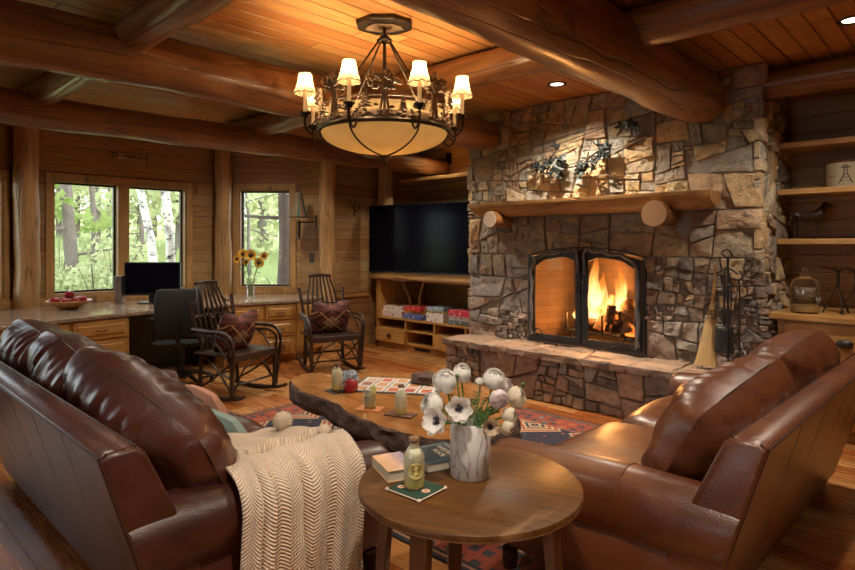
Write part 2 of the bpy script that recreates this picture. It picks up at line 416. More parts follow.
w1 = (ys[56]-.03-b1[1], ys[184]+.03-b1[1])
wall('wall_bay_south', b0, b1, holes=[(.12, .80, .87, 2.14)]); window(b0, b1, .12, .80, .87, 2.14)
wall('wall_bay_west', b1, b2, holes=[(*w1, .86, 2.16)]); window(b1, b2, *w1, .86, 2.16, mull=[((ys[117]+ys[130])/2-b1[1], ys[130]-ys[117]-.02)])
wall('wall_bay_north', b2, b3, holes=[(.27, .97, .84, 2.18)]); window(b2, b3, .27, .97, .84, 2.18)
wall('wall_bay_return', b3, (-6.35, 4.70))
wall('wall_north_west', (-6.40, 4.72), (-6.40, 6.5))
wall('wall_niche', (-6.4, 6.5), (-4.1, 6.5))
wall('wall_shelves', (-1.5, 5.95), (2.5, 5.95))
wall('wall_east', (2.5, 5.95), (2.5, -2.5))
wall('wall_south', (2.5, -2.5), (-6.9, -2.5), holes=[(3.2, 4.7, 1.0, 2.2)]); window((2.5, -2.5), (-6.9, -2.5), 3.2, 4.7, 1.0, 2.2, mull=[(3.95, .08)])  # window added in this unseen wall to let in fill daylight
wall('wall_west', (-6.9, -2.5), b0, holes=[(.6, 2.6, .8, 2.25)]); window((-6.9, -2.5), b0, .6, 2.6, .8, 2.25, mull=[(1.6, .08)])  # out-of-view window, added for daylight on the left sofa
# chair rail by the rocking chairs
struct(MB().bb(-6.40, -6.37, 4.8, 5.5, .70, .74).build('trim_1', M['pinex'], smooth=False, bevel=.004))
struct(MB().bb(-6.40, -6.375, 4.8, 5.5, 0, .10).build('baseboard_west', M['piney'], smooth=False, bevel=.004))
def log(name, a, b, r0, r1, mat, seed, wob=.10, n=28):
    a = Vector(a); b = Vector(b); k = max(6, int((b-a).length/.16)); pts = [a.lerp(b, i/k)+Vector((noise.noise(Vector((i*.35, seed, 0))), noise.noise(Vector((i*.35, seed, 5))), noise.noise(Vector((i*.35, seed, 9)))))*.022 for i in range(k+1)]
    m = MB(); rs = [r0, r1]
    def rr(t): return (r0+(r1-r0)*t)*(1-.12*max(0, (t*(b-a).length-(b-a).length+.03)/.03))
    m.tube(pts, rr, n, wob=wob, seed=seed)
    return struct(m.build(name, M[mat] if isinstance(mat, str) else mat, ang=50))
log('ceiling_beam', (-3.85, -2.5, 2.60), (-3.85, 5.02, 2.60), .175, .165, 'logy', 1)
log('ceiling_beam', (-5.8, -2.5, 2.57), (-5.8, 6.45, 2.56), .14, .13, 'logy', 2, .14)
log('ceiling_beam', (-1.63, -2.5, 2.635), (-1.665, 5.02, 2.61), .225, .205, 'logy', 3)
log('ceiling_beam', (-6.4, 3.38, 2.72), (2.5, 3.38, 2.725), .118, .115, 'logx', 4)
log('ceiling_beam', (-6.9, 1.36, 2.71), (2.5, 1.34, 2.71), .112, .108, 'logx', 5)
log('ceiling_beam', (-1.27, 5.25, 2.70), (2.5, 5.25, 2.70), .115, .115, 'logx', 6)
log('log_column', (-7.42, 1.60, 0), (-7.42, 1.60, 2.82), .125, .115, 'postz', 7, .12)
log('log_column', (-7.42, 3.83, 0), (-7.42, 3.83, 2.82), .115, .105, 'postz', 8, .12)
log('log_column', (-6.33, 4.74, 0), (-6.33, 4.74, 2.82), .105, .10, 'postz', 9, .14)
log('log_column', (-6.26, 5.72, .95), (-6.26, 5.72, 2.82), .11, .105, 'postz', 10, .12)
# ------------------------------------------------------------------ stone work
def clip(poly, nx, ny, c):
    out = []
    for i in range(len(poly)):
        p = poly[i]; q = poly[(i+1) % len(poly)]; dp = p[0]*nx+p[1]*ny-c; dq = q[0]*nx+q[1]*ny-c
        if dp <= 0: out.append(p)
        if (dp < 0 < dq) or (dq < 0 < dp):
            t = dp/(dp-dq); out.append((p[0]+(q[0]-p[0])*t, p[1]+(q[1]-p[1])*t))
    return out
def cells(x0, x1, y0, y1, size, rnd, asp=1.3, relax=1):
    "irregular squared rubble: polygons cut again and again by slightly tilted joints"
    out = []
    def area(p): return abs(sum(p[i][0]*p[(i+1) % len(p)][1]-p[(i+1) % len(p)][0]*p[i][1] for i in range(len(p))))/2
    def rec(pl, lim):
        A = area(pl)
        if A < 1e-4: return
        xs = [p[0] for p in pl]; ys = [p[1] for p in pl]; w_, h_ = (max(xs)-min(xs))/asp, max(ys)-min(ys)
        if A < lim and max(w_, h_) < 2.3*min(w_, h_)+.05: out.append(pl); return
        t = rnd.uniform(.32, .68); a = rnd.gauss(0, .17)
        if w_ > h_: nx, ny = cos(a), sin(a); c = nx*(min(xs)+t*(max(xs)-min(xs)))+ny*(min(ys)+max(ys))/2
        else: nx, ny = sin(a), cos(a); c = nx*(min(xs)+max(xs))/2+ny*(min(ys)+t*h_)
        for s_ in (1, -1):
            q = clip(pl, nx*s_, ny*s_, c*s_)
            if len(q) >= 3: rec(q, lim*rnd.choice([.5, .7, 1., 1.15, 1.5]))
    rec([(x0, y0), (x1, y0), (x1, y1), (x0, y1)], size*size*1.1)
    return out
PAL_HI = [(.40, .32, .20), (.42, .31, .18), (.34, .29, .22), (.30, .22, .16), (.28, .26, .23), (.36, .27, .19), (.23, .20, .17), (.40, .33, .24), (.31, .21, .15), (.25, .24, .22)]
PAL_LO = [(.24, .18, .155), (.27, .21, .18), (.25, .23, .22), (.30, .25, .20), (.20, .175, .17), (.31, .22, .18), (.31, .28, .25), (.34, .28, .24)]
def stones(m, to3, x0, x1, y0, y1, size, rnd, gap=.008, hmin=.012, hmax=.05, asp=1.3, pal=None):
    for pl in cells(x0, x1, y0, y1, size, rnd, asp):
        cx = sum(p[0] for p in pl)/len(pl); cy = sum(p[1] for p in pl)/len(pl); R = max(sqrt((p[0]-cx)**2+(p[1]-cy)**2) for p in pl)
        if R < .02: continue
        pts = []
        for i in range(len(pl)):
            p = pl[i]; q = pl[(i+1) % len(pl)]; L = sqrt((q[0]-p[0])**2+(q[1]-p[1])**2)
            if L < .012: continue
            k = max(3, int(L/.028)); c = min(.14, .010/L)
            for j in range(k+1):
                t = c+(1-2*c)*j/k; pts.append((p[0]+(q[0]-p[0])*t, p[1]+(q[1]-p[1])*t))
        if len(pts) < 5: continue
        seed = rnd.uniform(0, 99); hh = rnd.uniform(hmin, hmax); fac = [(rnd.uniform(0, 6.28), rnd.uniform(.06, .34), rnd.uniform(.2, .75)) for _ in range(4)]; tx, ty = rnd.uniform(-.12, .12), rnd.uniform(-.12, .12)
        P = pal(cx, cy) if pal else PAL_HI; base = rnd.choice(P); k = rnd.uniform(1.05, 1.6); col = tuple(a*k for a in base)
        vs = []; fs = []; n = len(pts)
        rings = [(1, -.03), (1., .5), (.975, .85), (.92, 1.), (.76, 1.), (.58, 1.), (.4, 1.), (.2, 1.)]
        for ri, (s, hf) in enumerate(rings):
            for p in pts:
                dx, dy = p[0]-cx, p[1]-cy; D = max(1e-4, sqrt(dx*dx+dy*dy)); g = max(.3, 1-gap/D)
                wob = 1+.035*noise.noise(Vector((dx*18+seed, dy*18, 0)))
                x = cx+dx*g*s*wob; y = cy+dy*g*s*wob
                if ri == 0: h = -.03
                else: h = hh*hf+(tx*dx+ty*dy)*hf+.030*noise.noise(Vector((x*7, y*7, seed)))*hf+.012*noise.noise(Vector((x*22, y*22, seed)))*hf
                if ri: h = min(h, *[hh+.006-sl*max(0, (dx*cos(a_)+dy*sin(a_))*g*s-of*R) for a_, sl, of in fac])
                vs.append(to3(x, y, max(h, -.03)))
        vs.append(to3(cx, cy, hh+.03*noise.noise(Vector((cx*7, cy*7, seed)))))
        for r in range(len(rings)-1):
            for j in range(n): fs.append((r*n+j, r*n+(j+1) % n, (r+1)*n+(j+1) % n, (r+1)*n+j))
        for j in range(n): fs.append(((len(rings)-1)*n+j, (len(rings)-1)*n+(j+1) % n, len(rings)*n))
        m.add(vs, fs, col=col)
rnd = random.Random(11)
CY = 5.10; CXL = -4.16; CXR = -1.27; FX0, FX1, FZ0, FZ1 = -3.36, -2.17, .475, 1.33
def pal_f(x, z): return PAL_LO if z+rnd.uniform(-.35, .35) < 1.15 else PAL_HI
chim = bpy.data.objects.new('stone_chimney', None); COL.objects.link(chim); chim.location = (0, 0, 0); struct(chim)
m = MB(); f = lambda x, z, h: (x, CY-h, z)
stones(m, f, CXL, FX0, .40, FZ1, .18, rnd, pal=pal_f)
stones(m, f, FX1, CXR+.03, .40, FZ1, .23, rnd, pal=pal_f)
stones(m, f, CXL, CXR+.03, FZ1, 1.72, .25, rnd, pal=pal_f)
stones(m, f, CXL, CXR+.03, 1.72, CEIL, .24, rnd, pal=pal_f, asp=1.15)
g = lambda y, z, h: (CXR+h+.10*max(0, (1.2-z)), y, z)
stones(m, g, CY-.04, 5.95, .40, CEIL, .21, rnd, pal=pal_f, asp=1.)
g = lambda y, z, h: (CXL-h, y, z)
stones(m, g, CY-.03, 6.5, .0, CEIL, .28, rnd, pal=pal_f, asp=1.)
m.build('stone_face', M['stone'], chim, ang=28)
m = MB(); yb = CY+.0
m.bb(CXL+.02, FX0, yb, 6.5, 0, CEIL); m.bb(FX1, CXR-.01, yb, 6.5, 0, CEIL); m.bb(FX0, FX1, yb, 6.5, FZ1, CEIL); m.bb(FX0, FX1, 5.62, 6.5, 0, FZ1); m.bb(FX0, FX1, yb, 5.62, 0, .46)
m.build('mortar_core', M['mortar'], chim, smooth=False)
m = MB(); m.bb(FX0, FX1, 5.58, 5.62, .46, FZ1)
m.add([(FX0+.004, CY+.05, .46), (FX0+.2, 5.58, .46), (FX0+.2, 5.58, FZ1), (FX0+.004, CY+.05, FZ1)], [(0, 1, 2, 3)]); m.add([(FX1-.004, CY+.05, .46), (FX1-.2, 5.58, .46), (FX1-.2, 5.58, FZ1), (FX1-.004, CY+.05, FZ1)], [(0, 3, 2, 1)])
m.bb(FX0, FX1, CY+.03, 5.6, .455, .468)
m.build('firebox', M['brick'], chim, smooth=False)
# raised hearth
HY = 4.65; HX0, HX1, HZ = -4.12, -1.22, .455
hearth = bpy.data.objects.new('raised_hearth', None); COL.objects.link(hearth); struct(hearth)
m = MB(); f = lambda x, z, h: (x, HY-h, z)
palh = lambda x, z: PAL_LO+[(.33, .24, .18)]
stones(m, f, HX0, HX1, 0, .395, .22, rnd, hmin=.02, hmax=.045, pal=palh, asp=1.5)
g = lambda y, z, h: (HX0-h, y, z)
stones(m, g, HY, CY, 0, .395, .2, rnd, hmin=.02, hmax=.045, pal=palh)
m.build('stone_face', M['stone'], hearth, ang=28)
m = MB(); f = lambda x, y, h: (x, y, .42+h*.5)
stones(m, f, HX0-.03, HX1, HY-.06, CY+.03, .42, rnd, gap=.006, hmin=.06, hmax=.072, asp=1.5, pal=lambda x, z: [(.25, .17, .12), (.22, .16, .125), (.27, .19, .14)])
f = lambda x, z, h: (x, HY-.05-h*.6, z)
stones(m, f, HX0-.03, HX1, .385, .452, .17, rnd, gap=.005, hmin=.02, hmax=.03, asp=4., pal=lambda x, z: [(.25, .17, .12), (.22, .16, .125)])
m.build('cap_stones', M['hstone'], hearth, ang=60)
MB().bb(HX0+.02, HX1, HY+.012, CY+.02, 0, .43).build('mortar_core', M['mortar'], hearth, smooth=False)
# ------------------------------------------------------------------ mantel
man = thing('mantel_shelf', 'half-log wooden mantel shelf across the stone chimney above the fire', 'mantel', (-2.72, 5.0, 1.74))
k = 26; m = MB()
def mant(u, v):
    x = -1.27+2.44*u; r = .155*(1+.10*noise.noise(Vector((x*1.8, 3, 0)))); A = -pi*v
    if v > .97: A = -pi
    zt = .125
    yy = -.05+cos(A)*r*1.05; zz = zt+sin(A)*r*.95
    e = min(u, 1-u); q = min(1, .75+e*9)
    return (x+.02*noise.noise(Vector((yy*9, zz*9, u*3))), yy*q+.0*(1-q), zt+(zz-zt)*q)
m.surf(mant, k, 17)
b = len(m.v); n = 17
m.f.append(tuple(range(n))); m.m.append(0); m.f.append(tuple(range((k-1)*n, k*n))[::-1]); m.m.append(0)
for i in range(k-1): m.f.append((i*n, i*n+n-1, (i+1)*n+n-1, (i+1)*n)); m.m.append(0)
m.build('shelf_log', M['mantle'], man, ang=50)
for px, r, e in ((489, .082, -3.62), (660, .108, -1.95)):
    lo = MB().tube([(e+2.72, .02, -.05), (e+2.72, -.12, -.05), (e+2.72, -.27, -.05)], r, 24, wob=.05, seed=px).build('log_bracket', M['logy'], man, ang=50)
    MB().tube([(e+2.72, -.27, -.05), (e+2.72, -.274, -.05)], r*.97, 24).build('sawn_end', M['logend'] if r < .1 else plain('brown log end', (.36, .20, .10), .5, 40, .2, .15), lo, ang=50)
# ------------------------------------------------------------------ outdoors
def g_h(x, y): return -.25+max(0, -x-9)*.085+.15*noise.noise(Vector((x*.2, y*.2, 0)))
m = MB(); m.surf(lambda u, v: (-7.9-u*50, -45+v*100, g_h(-7.9-u*50, -45+v*100)), 50, 90)
struct(m.build('ground', M['grass']))
def foliage_mat(name, a, b_):
    b = NB(name); r = b.n('ObjectInfo').outputs['Random']; c = b.mix(b.noise(b.coord(), 3., 3), (*a, 1), (*b_, 1))
    d = b.n('BsdfDiffuse', {0: c}); t = b.n('BsdfTranslucent', {0: c}); mx = b.n('MixShader', {0: .5, 1: d.outputs[0], 2: t.outputs[0]})
    b.t.links.new(mx.outputs[0], b.out.inputs[0]); return b.mat
M['leafy'] = foliage_mat('spring leaves', (.34, .38, .17), (.60, .63, .40))
M['needles'] = foliage_mat('pine needles', (.16, .25, .07), (.40, .46, .18))
M['grassb'] = foliage_mat('tall grass', (.26, .34, .13), (.52, .56, .33))
M['aspen'] = None
def mk_aspen():
    b = NB('aspen bark'); n = b.noise(b.coord('Object', (4, 4, 9)), 1.3, 5, .7); n2 = b.noise(b.coord('Object', (2, 2, 1.2)), 1., 3)
    c = b.ramp(n, [(.40, (.04, .035, .03)), (.47, (.62, .64, .60)), (.8, (.78, .8, .76))]); return b.bsdf(b.mix(b.ramp(n2, [(.55, 0.), (.62, .8)]), c, (.07, .065, .06, 1)), .8)
M['aspen'] = mk_aspen()
M['barkd'] = plain('grey bark', (.14, .115, .10), .95, 12, 1., .4)
rt = random.Random(4)
def leaves(m, n, cen, rad, size, up=False):
    for i in range(n):
        while 1:
            d = Vector((rt.uniform(-1, 1), rt.uniform(-1, 1), rt.uniform(-1, 1)))
            if d.length < 1: break
        p = Vector(cen)+Vector((d.x*rad[0], d.y*rad[1], d.z*rad[2])); s = size*rt.uniform(.6, 1.4)
        a = Vector((rt.gauss(0, 1), rt.gauss(0, 1), rt.gauss(0, 1))).normalized(); b = a.cross(Vector((rt.gauss(0, 1), rt.gauss(0, 1), rt.gauss(0, 1)))).normalized()
        m.add([p-a*s, p+b*s*.6, p+a*s, p-b*s*.6], [(0, 1, 2, 3)])
def tree(px, d, wpx, lean, label, bark, fol, hgt=7, nl=500, low=1.2, name='tree', cat='tree', group=None, fork=0, spread=1.7, ls=.11):
    p = at(px, 243, d); z0 = g_h(p.x, p.y)-.1; r = wpx/2*d/CF
    t = thing(name, label, cat, (p.x, p.y, z0), group=group)
    m = MB(); pts = [(0, 0, 0)]; q = Vector((0, 0, 0))
    for i in range(7): q = q+Vector((rt.uniform(-.1, .1)+lean*RT.x, rt.uniform(-.1, .1)+lean*RT.y, hgt/7)); pts.append(tuple(q))
    m.tube(pts, [r*1.25, r, r*.9, r*.6, r*.2], 12, k=3, wob=.15, seed=px); m.build('trunk', bark, t)
    br = MB()
    for i in range(9):
        z = low+(hgt-low)*i/9; a = rt.uniform(0, 2*pi); L = spread*rt.uniform(.5, 1); k = pts[min(6, int(z/hgt*7))]
        br.tube([(k[0], k[1], z), (k[0]+cos(a)*L*.5, k[1]+sin(a)*L*.5, z+.2*rt.uniform(-1, 1)), (k[0]+cos(a)*L, k[1]+sin(a)*L, z+.35*rt.uniform(-1, 1))], [r*.2+.015, .008], 5, k=3)
        if fork and i == 0: br.tube([(k[0], k[1], z), (k[0]+RT.x*.35, k[1]+RT.y*.35, z+.7), (k[0]+RT.x*.6, k[1]+RT.y*.6, z+2.4)], [r*.7, r*.45], 10, k=4)
    br.build('branches', bark, t)
    if nl:
        fm = MB()
        for i in range(10):
            a = rt.uniform(0, 2*pi); L = spread*rt.uniform(.2, .9); z = low+.1+(hgt-low)*rt.random(); leaves(fm, nl//10, (cos(a)*L, sin(a)*L, z), (.7, .7, .28), ls)
        fm.build('leaves', fol, t, smooth=False)
tree(76, 13.5, 11, 0, 'thick dark pine trunk outside the left pane, leaves hanging around it', M['barkd'], M['needles'], 7, 700, 1.0)
tree(93, 17, 5, .02, 'slim dark trunk just right of the thick pine, behind the left pane', M['barkd'], M['needles'], 7, 600, 1.4)
tree(161, 10.5, 8, -.09, 'pale aspen trunk leaning left behind the right pane above the monitor', M['aspen'], M['leafy'], 6, 120, 3.0)
tree(172, 10.0, 9, -.02, 'pale aspen with dark scars, right of the leaning one above the monitor', M['aspen'], M['leafy'], 6, 120, 3.0, fork=1)
tree(141, 19, 4, .01, 'thin distant trunk at the left edge of the right pane', M['barkd'], M['leafy'], 7, 500, 1.2)
tree(278, 11.0, 13, .03, 'thick grey tree trunk filling the right of the narrow window', M['barkd'], M['needles'], 6.5, 420, 2.2, spread=2.4)
tree(251, 15, 3, .02, 'thin sapling with bare side branch in the narrow window', M['barkd'], M['leafy'], 5, 160, 1.8)
tree(60, 25, 5, 0, 'distant slender trunk at the left edge of the left pane', M['barkd'], M['leafy'], 8, 700, 1.0)
tree(110, 24, 4, 0, 'distant slender trunk at the right edge of the left pane', M['barkd'], M['leafy'], 8, 700, 1.0)
for i in range(30):
    row = i//6; d = 22+3.4*row; px = 15+(i % 6+.5*(row % 2))*3.0*CF/d*1.02; p = at(px, 243, d); z = g_h(p.x, p.y)
    t = thing('background_tree', 'leafy light green tree on the far slope beyond the windows', 'tree', (p.x, p.y, z-.1), group='trees on the far slope')
    MB().tube([(0, 0, 0), (.1, 0, 3), (0, .1, 6)], [.14, .05], 7, k=3).build('trunk', M['barkd'], t)
    fm = MB()
    for j in range(7): leaves(fm, 75, (rt.uniform(-.5, .5), rt.uniform(-.5, .5), rt.uniform(.6, 6)), (.9, .9, .7), .16)
    fm.build('leaves', M['leafy'], t, smooth=False)
bush = [(72, 13, .5), (95, 12, .6), (140, 11.6, .6), (112, 14, .7), (60, 15, .8), (270, 11.8, .4), (244, 14, .4), (180, 13, .6), (286, 13, .5), (125, 17, .8)]
bl = ['low green bush under the thick pine trunk', 'low twiggy bush in the middle of the left pane', 'leafy bush behind the top left corner of the monitor', 'tall bush by the mullion between the two panes', 'green bush in the bottom left corner of the left pane',
      'rounded shrub at the foot of the thick grey trunk', 'small bush at the left of the narrow window', 'bush right of the aspens above the monitor', 'shrub at the right edge of the narrow window', 'far bush between the two panes']
for (px, d, s), l in zip(bush, bl):
    p = at(px, 243, d); z = g_h(p.x, p.y); t = thing('bush', l, 'bush', (p.x, p.y, z)); fm = MB(); tw = MB()
    for j in range(9):
        a = rt.uniform(0, 6.28); tw.tube([(0, 0, 0), (cos(a)*s*.4, sin(a)*s*.4, s*.7), (cos(a)*s*.9, sin(a)*s*.9, s*1.5)], [.015, .005], 4, k=3)
    for j in range(6): leaves(fm, 60, (rt.uniform(-s, s)*.7, rt.uniform(-s, s)*.7, s*rt.uniform(.3, 1.3)), (s*.6, s*.6, s*.4), .06)
    tw.build('twigs', M['barkd'], t); fm.build('leaves', M['leafy'], t, smooth=False)
gm = MB()
for i in range(14000):
    px = rt.uniform(-20, 305); d = 8.9+rt.random()**1.6*16; p = at(px, 243, d)
    if p.x > -8.2: continue
    z = g_h(p.x, p.y); h = rt.uniform(.15, .45)*(1 if d < 14 else 1.5); w_ = .012*(d/9); dx, dy = rt.uniform(-.12, .12), rt.uniform(-.12, .12)
    gm.add([(p.x-w_*RT.x, p.y-w_*RT.y, z-.03), (p.x+w_*RT.x, p.y+w_*RT.y, z-.03), (p.x+dx, p.y+dy, z+h)], [(0, 1, 2)])
tag(gm.build('tall_grass', M['grassb'], smooth=False), 'bright green meadow grass growing outside the windows', 'grass', kind='stuff')
# ------------------------------------------------------------------ sofas (local: x along the sofa, y 0 = back top, facing +y)
def make_sofa(label, loc, rz, L, dep, mat, nsec, seatn, seed):
    t = thing('leather_sofa', label, 'sofa', loc, rz)
    AW = .25; aT = .60
    bot = [(.20, .07), (-.02, .795), (.005, .812), (.085, .812), (.12, .785), (.31, .36), (.31, .07)]
    m = MB()
    def cs(x, ins):
        cx, cz = .17, .45
        return [(x, cx+(y-cx)*ins, cz+(z-cz)*ins) for y, z in bot]
    xs = [(.040, .95), (.050, .985), (.07, 1), (L-.07, 1), (L-.050, .985), (L-.040, .95)]; n = len(bot); vs = []; fs = []
    for x, i in xs: vs += cs(x, i)
    for k in range(len(xs)-1):
        for j in range(n): fs.append((k*n+j, k*n+(j+1) % n, (k+1)*n+(j+1) % n, (k+1)*n+j))
    fs += [tuple(range(n))[::-1], tuple(range((len(xs)-1)*n, len(xs)*n))]
    m.add(vs, fs); m.build('back_frame', mat, t, bevel=.008, ang=50)
    for k in range(nsec+1):   # piped seams down the outside back
        x = .052+(L-.104)*k/nsec; e = .0024 if 0 < k < nsec else .004
        MB().tube([(x, .205, .08), (x, .102, .40), (x, -.016, .785), (x, .005, .808)], e, 6).build('seam', M['seam'], t)
    MB().tube([(.05, -.019, .795), (L-.05, -.019, .795)], .004, 8).build('welt', M['seam'], t)
    MB().tube([(.05, .09, .811), (L-.05, .09, .811)], .003, 8).build('welt', M['seam'], t)
    for sx in (0, 1):          # rolled arms
        def X(x): return L-x if sx else x
        m = MB(); prof = []
        for i in range(15):
            A = radians(-110+i*(290/14)); prof.append((.125-cos(A-pi/2*0)*0+ -.135*cos(A+pi/2*0)*1, 0))
        prof = []
        for i in range(17):     # roll, overhanging outside
            A = radians(-125)+radians(270)*i/16; prof.append((.118-.132*sin(A+pi/2)*-1*0+ .132*sin(A)*-1*-1*0+.118*0, 0))
        prof = []
        for i in range(19):
            A = radians(235)-radians(260)*i/18
            prof.append((.135+.135*cos(A), .462+.135*sin(A)))
        prof = [(.03, .07), (.03, .33)]+prof+[(.235, .36), (.235, .07)]
        ys = [.042, .05, .09, .36, .47, .48, .49, .62, .80, .82, .93, dep-.06, dep-.02, dep, dep+.006]
        sc = [.9, .97, 1, 1, 1, .975, 1, 1.01, 1, 1, 1, 1, .97, .9, .6]
        vs = []; n = len(prof); fs = []
        for y, s_ in zip(ys, sc):
            for i, (px_, pz) in enumerate(prof):
                drop = -.035*max(0, (y-.5))/.5
                if 2 <= i < n-2: xx = .135+(px_-.135)*s_; zz = .462+(pz-.462)*s_+drop
                else: xx = .14+(px_-.14)*(s_ if s_ < .96 else 1); zz = pz
                q = .006*noise.noise(Vector((xx*6+seed, y*6, zz*6+sx)))
                vs.append((X(xx+q), max(y, .203-.303*(zz-.07)), zz+q))
        for k in range(len(ys)-1):
            for j in range(n): fs.append((k*n+j, k*n+(j+1) % n, (k+1)*n+(j+1) % n, (k+1)*n+j))
        fs += [tuple(range(n)), tuple(range((len(ys)-1)*n, len(ys)*n))]
        if sx == 0: fs = [f[::-1] for f in fs]
        a = m.add(vs, fs).build('rolled_arm', mat, t, ang=70, sub=1)
        for yy in (.485, .80):
            MB().tube([(X(px_), yy, pz-.035*max(0, yy-.5)/.5) for px_, pz in [(.135+.131*cos(radians(235-260*i/18)), .462+.131*sin(radians(235-260*i/18))) for i in range(19)]], .0030, 6).build('seam', mat, a)
    m = MB(); m.bb(AW-.02, L-AW+.02, .30, dep-.05, .09, .32); m.build('seat_base', mat, t, bevel=.02, ang=50)
    w_ = (L-2*AW)/seatn
    for k in range(seatn):
        m = MB(); pillow(m, w_*1.03, dep-.38, .20, 5, 22, seed+k, .004, T(AW+w_*(k+.5), .36+(dep-.38)/2, .375) @ Rx(radians(90)))
        m.build('seat_cushion', mat, t, ang=180)
    for x in (.08, L-.08):
        for y in (.27, dep-.10): MB().lathe([(.03, 0), (.036, .05), (.036, .095)], 10).build('foot', M['seam'], t, loc=(x, y, 0), ang=50)
    return t
SL = make_sofa('dark brown leather three-seat sofa seen from behind at left, cream throw on arm', (-4.36, .62, 0), 0, 2.47, 1.19, M['leatherL'], 6, 3, 3)
SR = make_sofa('saddle brown leather two-seat sofa at right, facing the windows', (-.515, 2.04, 0), radians(88.4), 2.24, 1.12, M['leatherR'], 5, 2, 8)
def backcushion(sofa_loc, rz, cx, w_, h, d, tilt, mat, label, group, seed, z=.72, y=.34, roll=0, g=.012):
    r = MB(); pillow(r, w_, h, d, 3.2, 44, seed, .02, Rx(radians(tilt)) @ Ry(radians(roll)), g)
    o = r.build('back_cushion', mat, ang=180); p = Matrix.Translation(sofa_loc) @ Rz(rz) @ Vector((cx, y, z)); o.location = p; o.rotation_euler = (0, 0, rz)
    tag(o, label, 'cushion', group); 
    pts = []
    for i in range(56):
        A = 2*pi*i/56; ca, sa = cos(A), sin(A); s_ = (abs(ca)**6+abs(sa)**6)**(-1/6)
        a, b = ca*s_, sa*s_; pin = 1-.09*(abs(a*b))**2; q = Vector((a*1.7+seed, b*1.7, 2.+seed))
        v = Vector((a*w_/2*pin*1.0, 0, b*h/2*pin*1.0)); v = (Rx(radians(tilt)) @ Ry(radians(roll))) @ v; pts.append(v)
    MB().tube(pts, .0035, 6, closed=True).build('piping', M['seam'], o)
    return o
lb = (-4.36, .62, 0)
backcushion(lb, 0, .46, .76, .52, .34, 14, M['leatherL'], 'brown leather back cushion of left sofa, farthest one by the granite desk', 'left sofa back cushions', 1, .725, .31, 6)
backcushion(lb, 0, 1.10, .78, .52, .34, 15, M['leatherL'], 'brown leather back cushion in the middle of the left sofa', 'left sofa back cushions', 2, .71, .31, 10)
backcushion(lb, 0, 1.80, 1.16, .46, .36, 24, M['leatherL'], 'large brown leather back cushion of left sofa, nearest, beside the cream throw', 'left sofa back cushions', 3, .675, .36, 12)
rb = (-.515, 2.04, 0)
backcushion(rb, radians(88.4), .70, .92, .50, .36, 27, M['leatherR'], 'brown leather back cushion of right sofa, nearest, at the arm beside the round table', 'right sofa back cushions', 14, .655, .34, -9)
backcushion(rb, radians(88.4), 1.60, .88, .54, .36, 20, M['leatherR'], 'brown leather back cushion of right sofa, farther one by the built-in cabinet', 'right sofa back cushions', 25, .69, .31, -3)
# small cushions on the left sofa's seat
o = MB(); pillow(o, .42, .36, .15, 2.6, 16, 6, .004, Rx(radians(22))); o = o.build('throw_pillow', plain('pink woven fabric', (.50, .27, .2), .9, 120, .4, .2), ang=180, loc=(-3.10, 1.50, .50)); tag(o, 'salmon pink throw pillow on left sofa behind the back cushions', 'pillow')
o = MB(); pillow(o, .40, .34, .15, 2.6, 16, 7, .004, Rx(radians(25))); o = o.build('throw_pillow', plain('pale teal fabric', (.25, .36, .36), .9, 120, .4, .1), ang=180, loc=(-2.80, 1.47, .44)); tag(o, 'pale teal throw pillow on left sofa next to the cream throw', 'pillow')
# ------------------------------------------------------------------ knitted throw over the near arm
def mk_knit():
    b = NB('cream cable knit'); uv = b.n('TexCoord').outputs['UV']; s = b.n('SeparateXYZ', {0: uv}); U, V = s.outputs[0], s.outputs[1]
    zig = b.math('MULTIPLY', b.math('PINGPONG', b.math('MULTIPLY', U, 1.), 0.045), .9)
    row = b.math('SINE', b.math('MULTIPLY', b.math('ADD', V, zig), 2*pi/.0135))
    st = b.math('SINE', b.math('MULTIPLY', U, 2*pi/.009))
    h = b.math('ADD', b.math('MULTIPLY', row, .5), b.math('MULTIPLY', st, .16))
    nm = b.bump(h, .8, .007); nm = b.bump(b.noise(b.coord(), 260, 3), .3, .002, nm)
    col = b.mix(b.n('MapRange', {0: row, 1: -1., 2: .5}).outputs[0], (.60, .46, .34, 1), (.86, .72, .57, 1))
    return b.bsdf(col, .95, nm, sheen=.3)
M['knit'] = mk_knit(); M['pom'] = plain('cream wool', (.68, .58, .47), 1., 60, .8)
thr = thing('throw_blanket', 'cream cable knit throw with pompoms draped over the near arm of left sofa', 'blanket', (-2.02, 1.25, .60))
ax = -1.89-.135; az = .462
def profile(s):   # arc length from the seat over the roll down to the floor side
    segs = []
    if s < .50: return (ax-.60+s*.9, .52+.09*max(0, min(1, (s-.1)/.4)))
    s2 = s-.50; R_ = .150; arc = R_*radians(190)
    if s2 < arc:
        A = radians(180)-s2/R_; return (ax+R_*cos(A)+.0, az+R_*sin(A)+.012)
    s3 = s2-arc; A = radians(-10)
    return (ax+R_*cos(A)+.004*s3, az+R_*sin(A)+.012-s3)
m = MB(); Lb = .50+.150*radians(190)+.36
def thf(u, v):
    s_ = .02+v*(Lb-.02); yw = .58+.03*sin(v*5); y = 1.03+u*yw-.02*v+.02*sin(u*9+v*3); x, z = profile(s_+.03*sin(u*7+1))
    k = max(0, min(1, (s_-.55)/.3)); fold = (.036*sin(u*19+1.5*noise.noise(Vector((u*3, v*2, 1))))+.014*sin(u*43+v*2))*k
    top = .010*sin(u*23+v*5)+.012*noise.noise(Vector((u*5, v*5, 3)))
    q = k*fold; 
    return (x+abs(q)*1.2+.008, y, max(.02, z+top*(1-k)+.006))
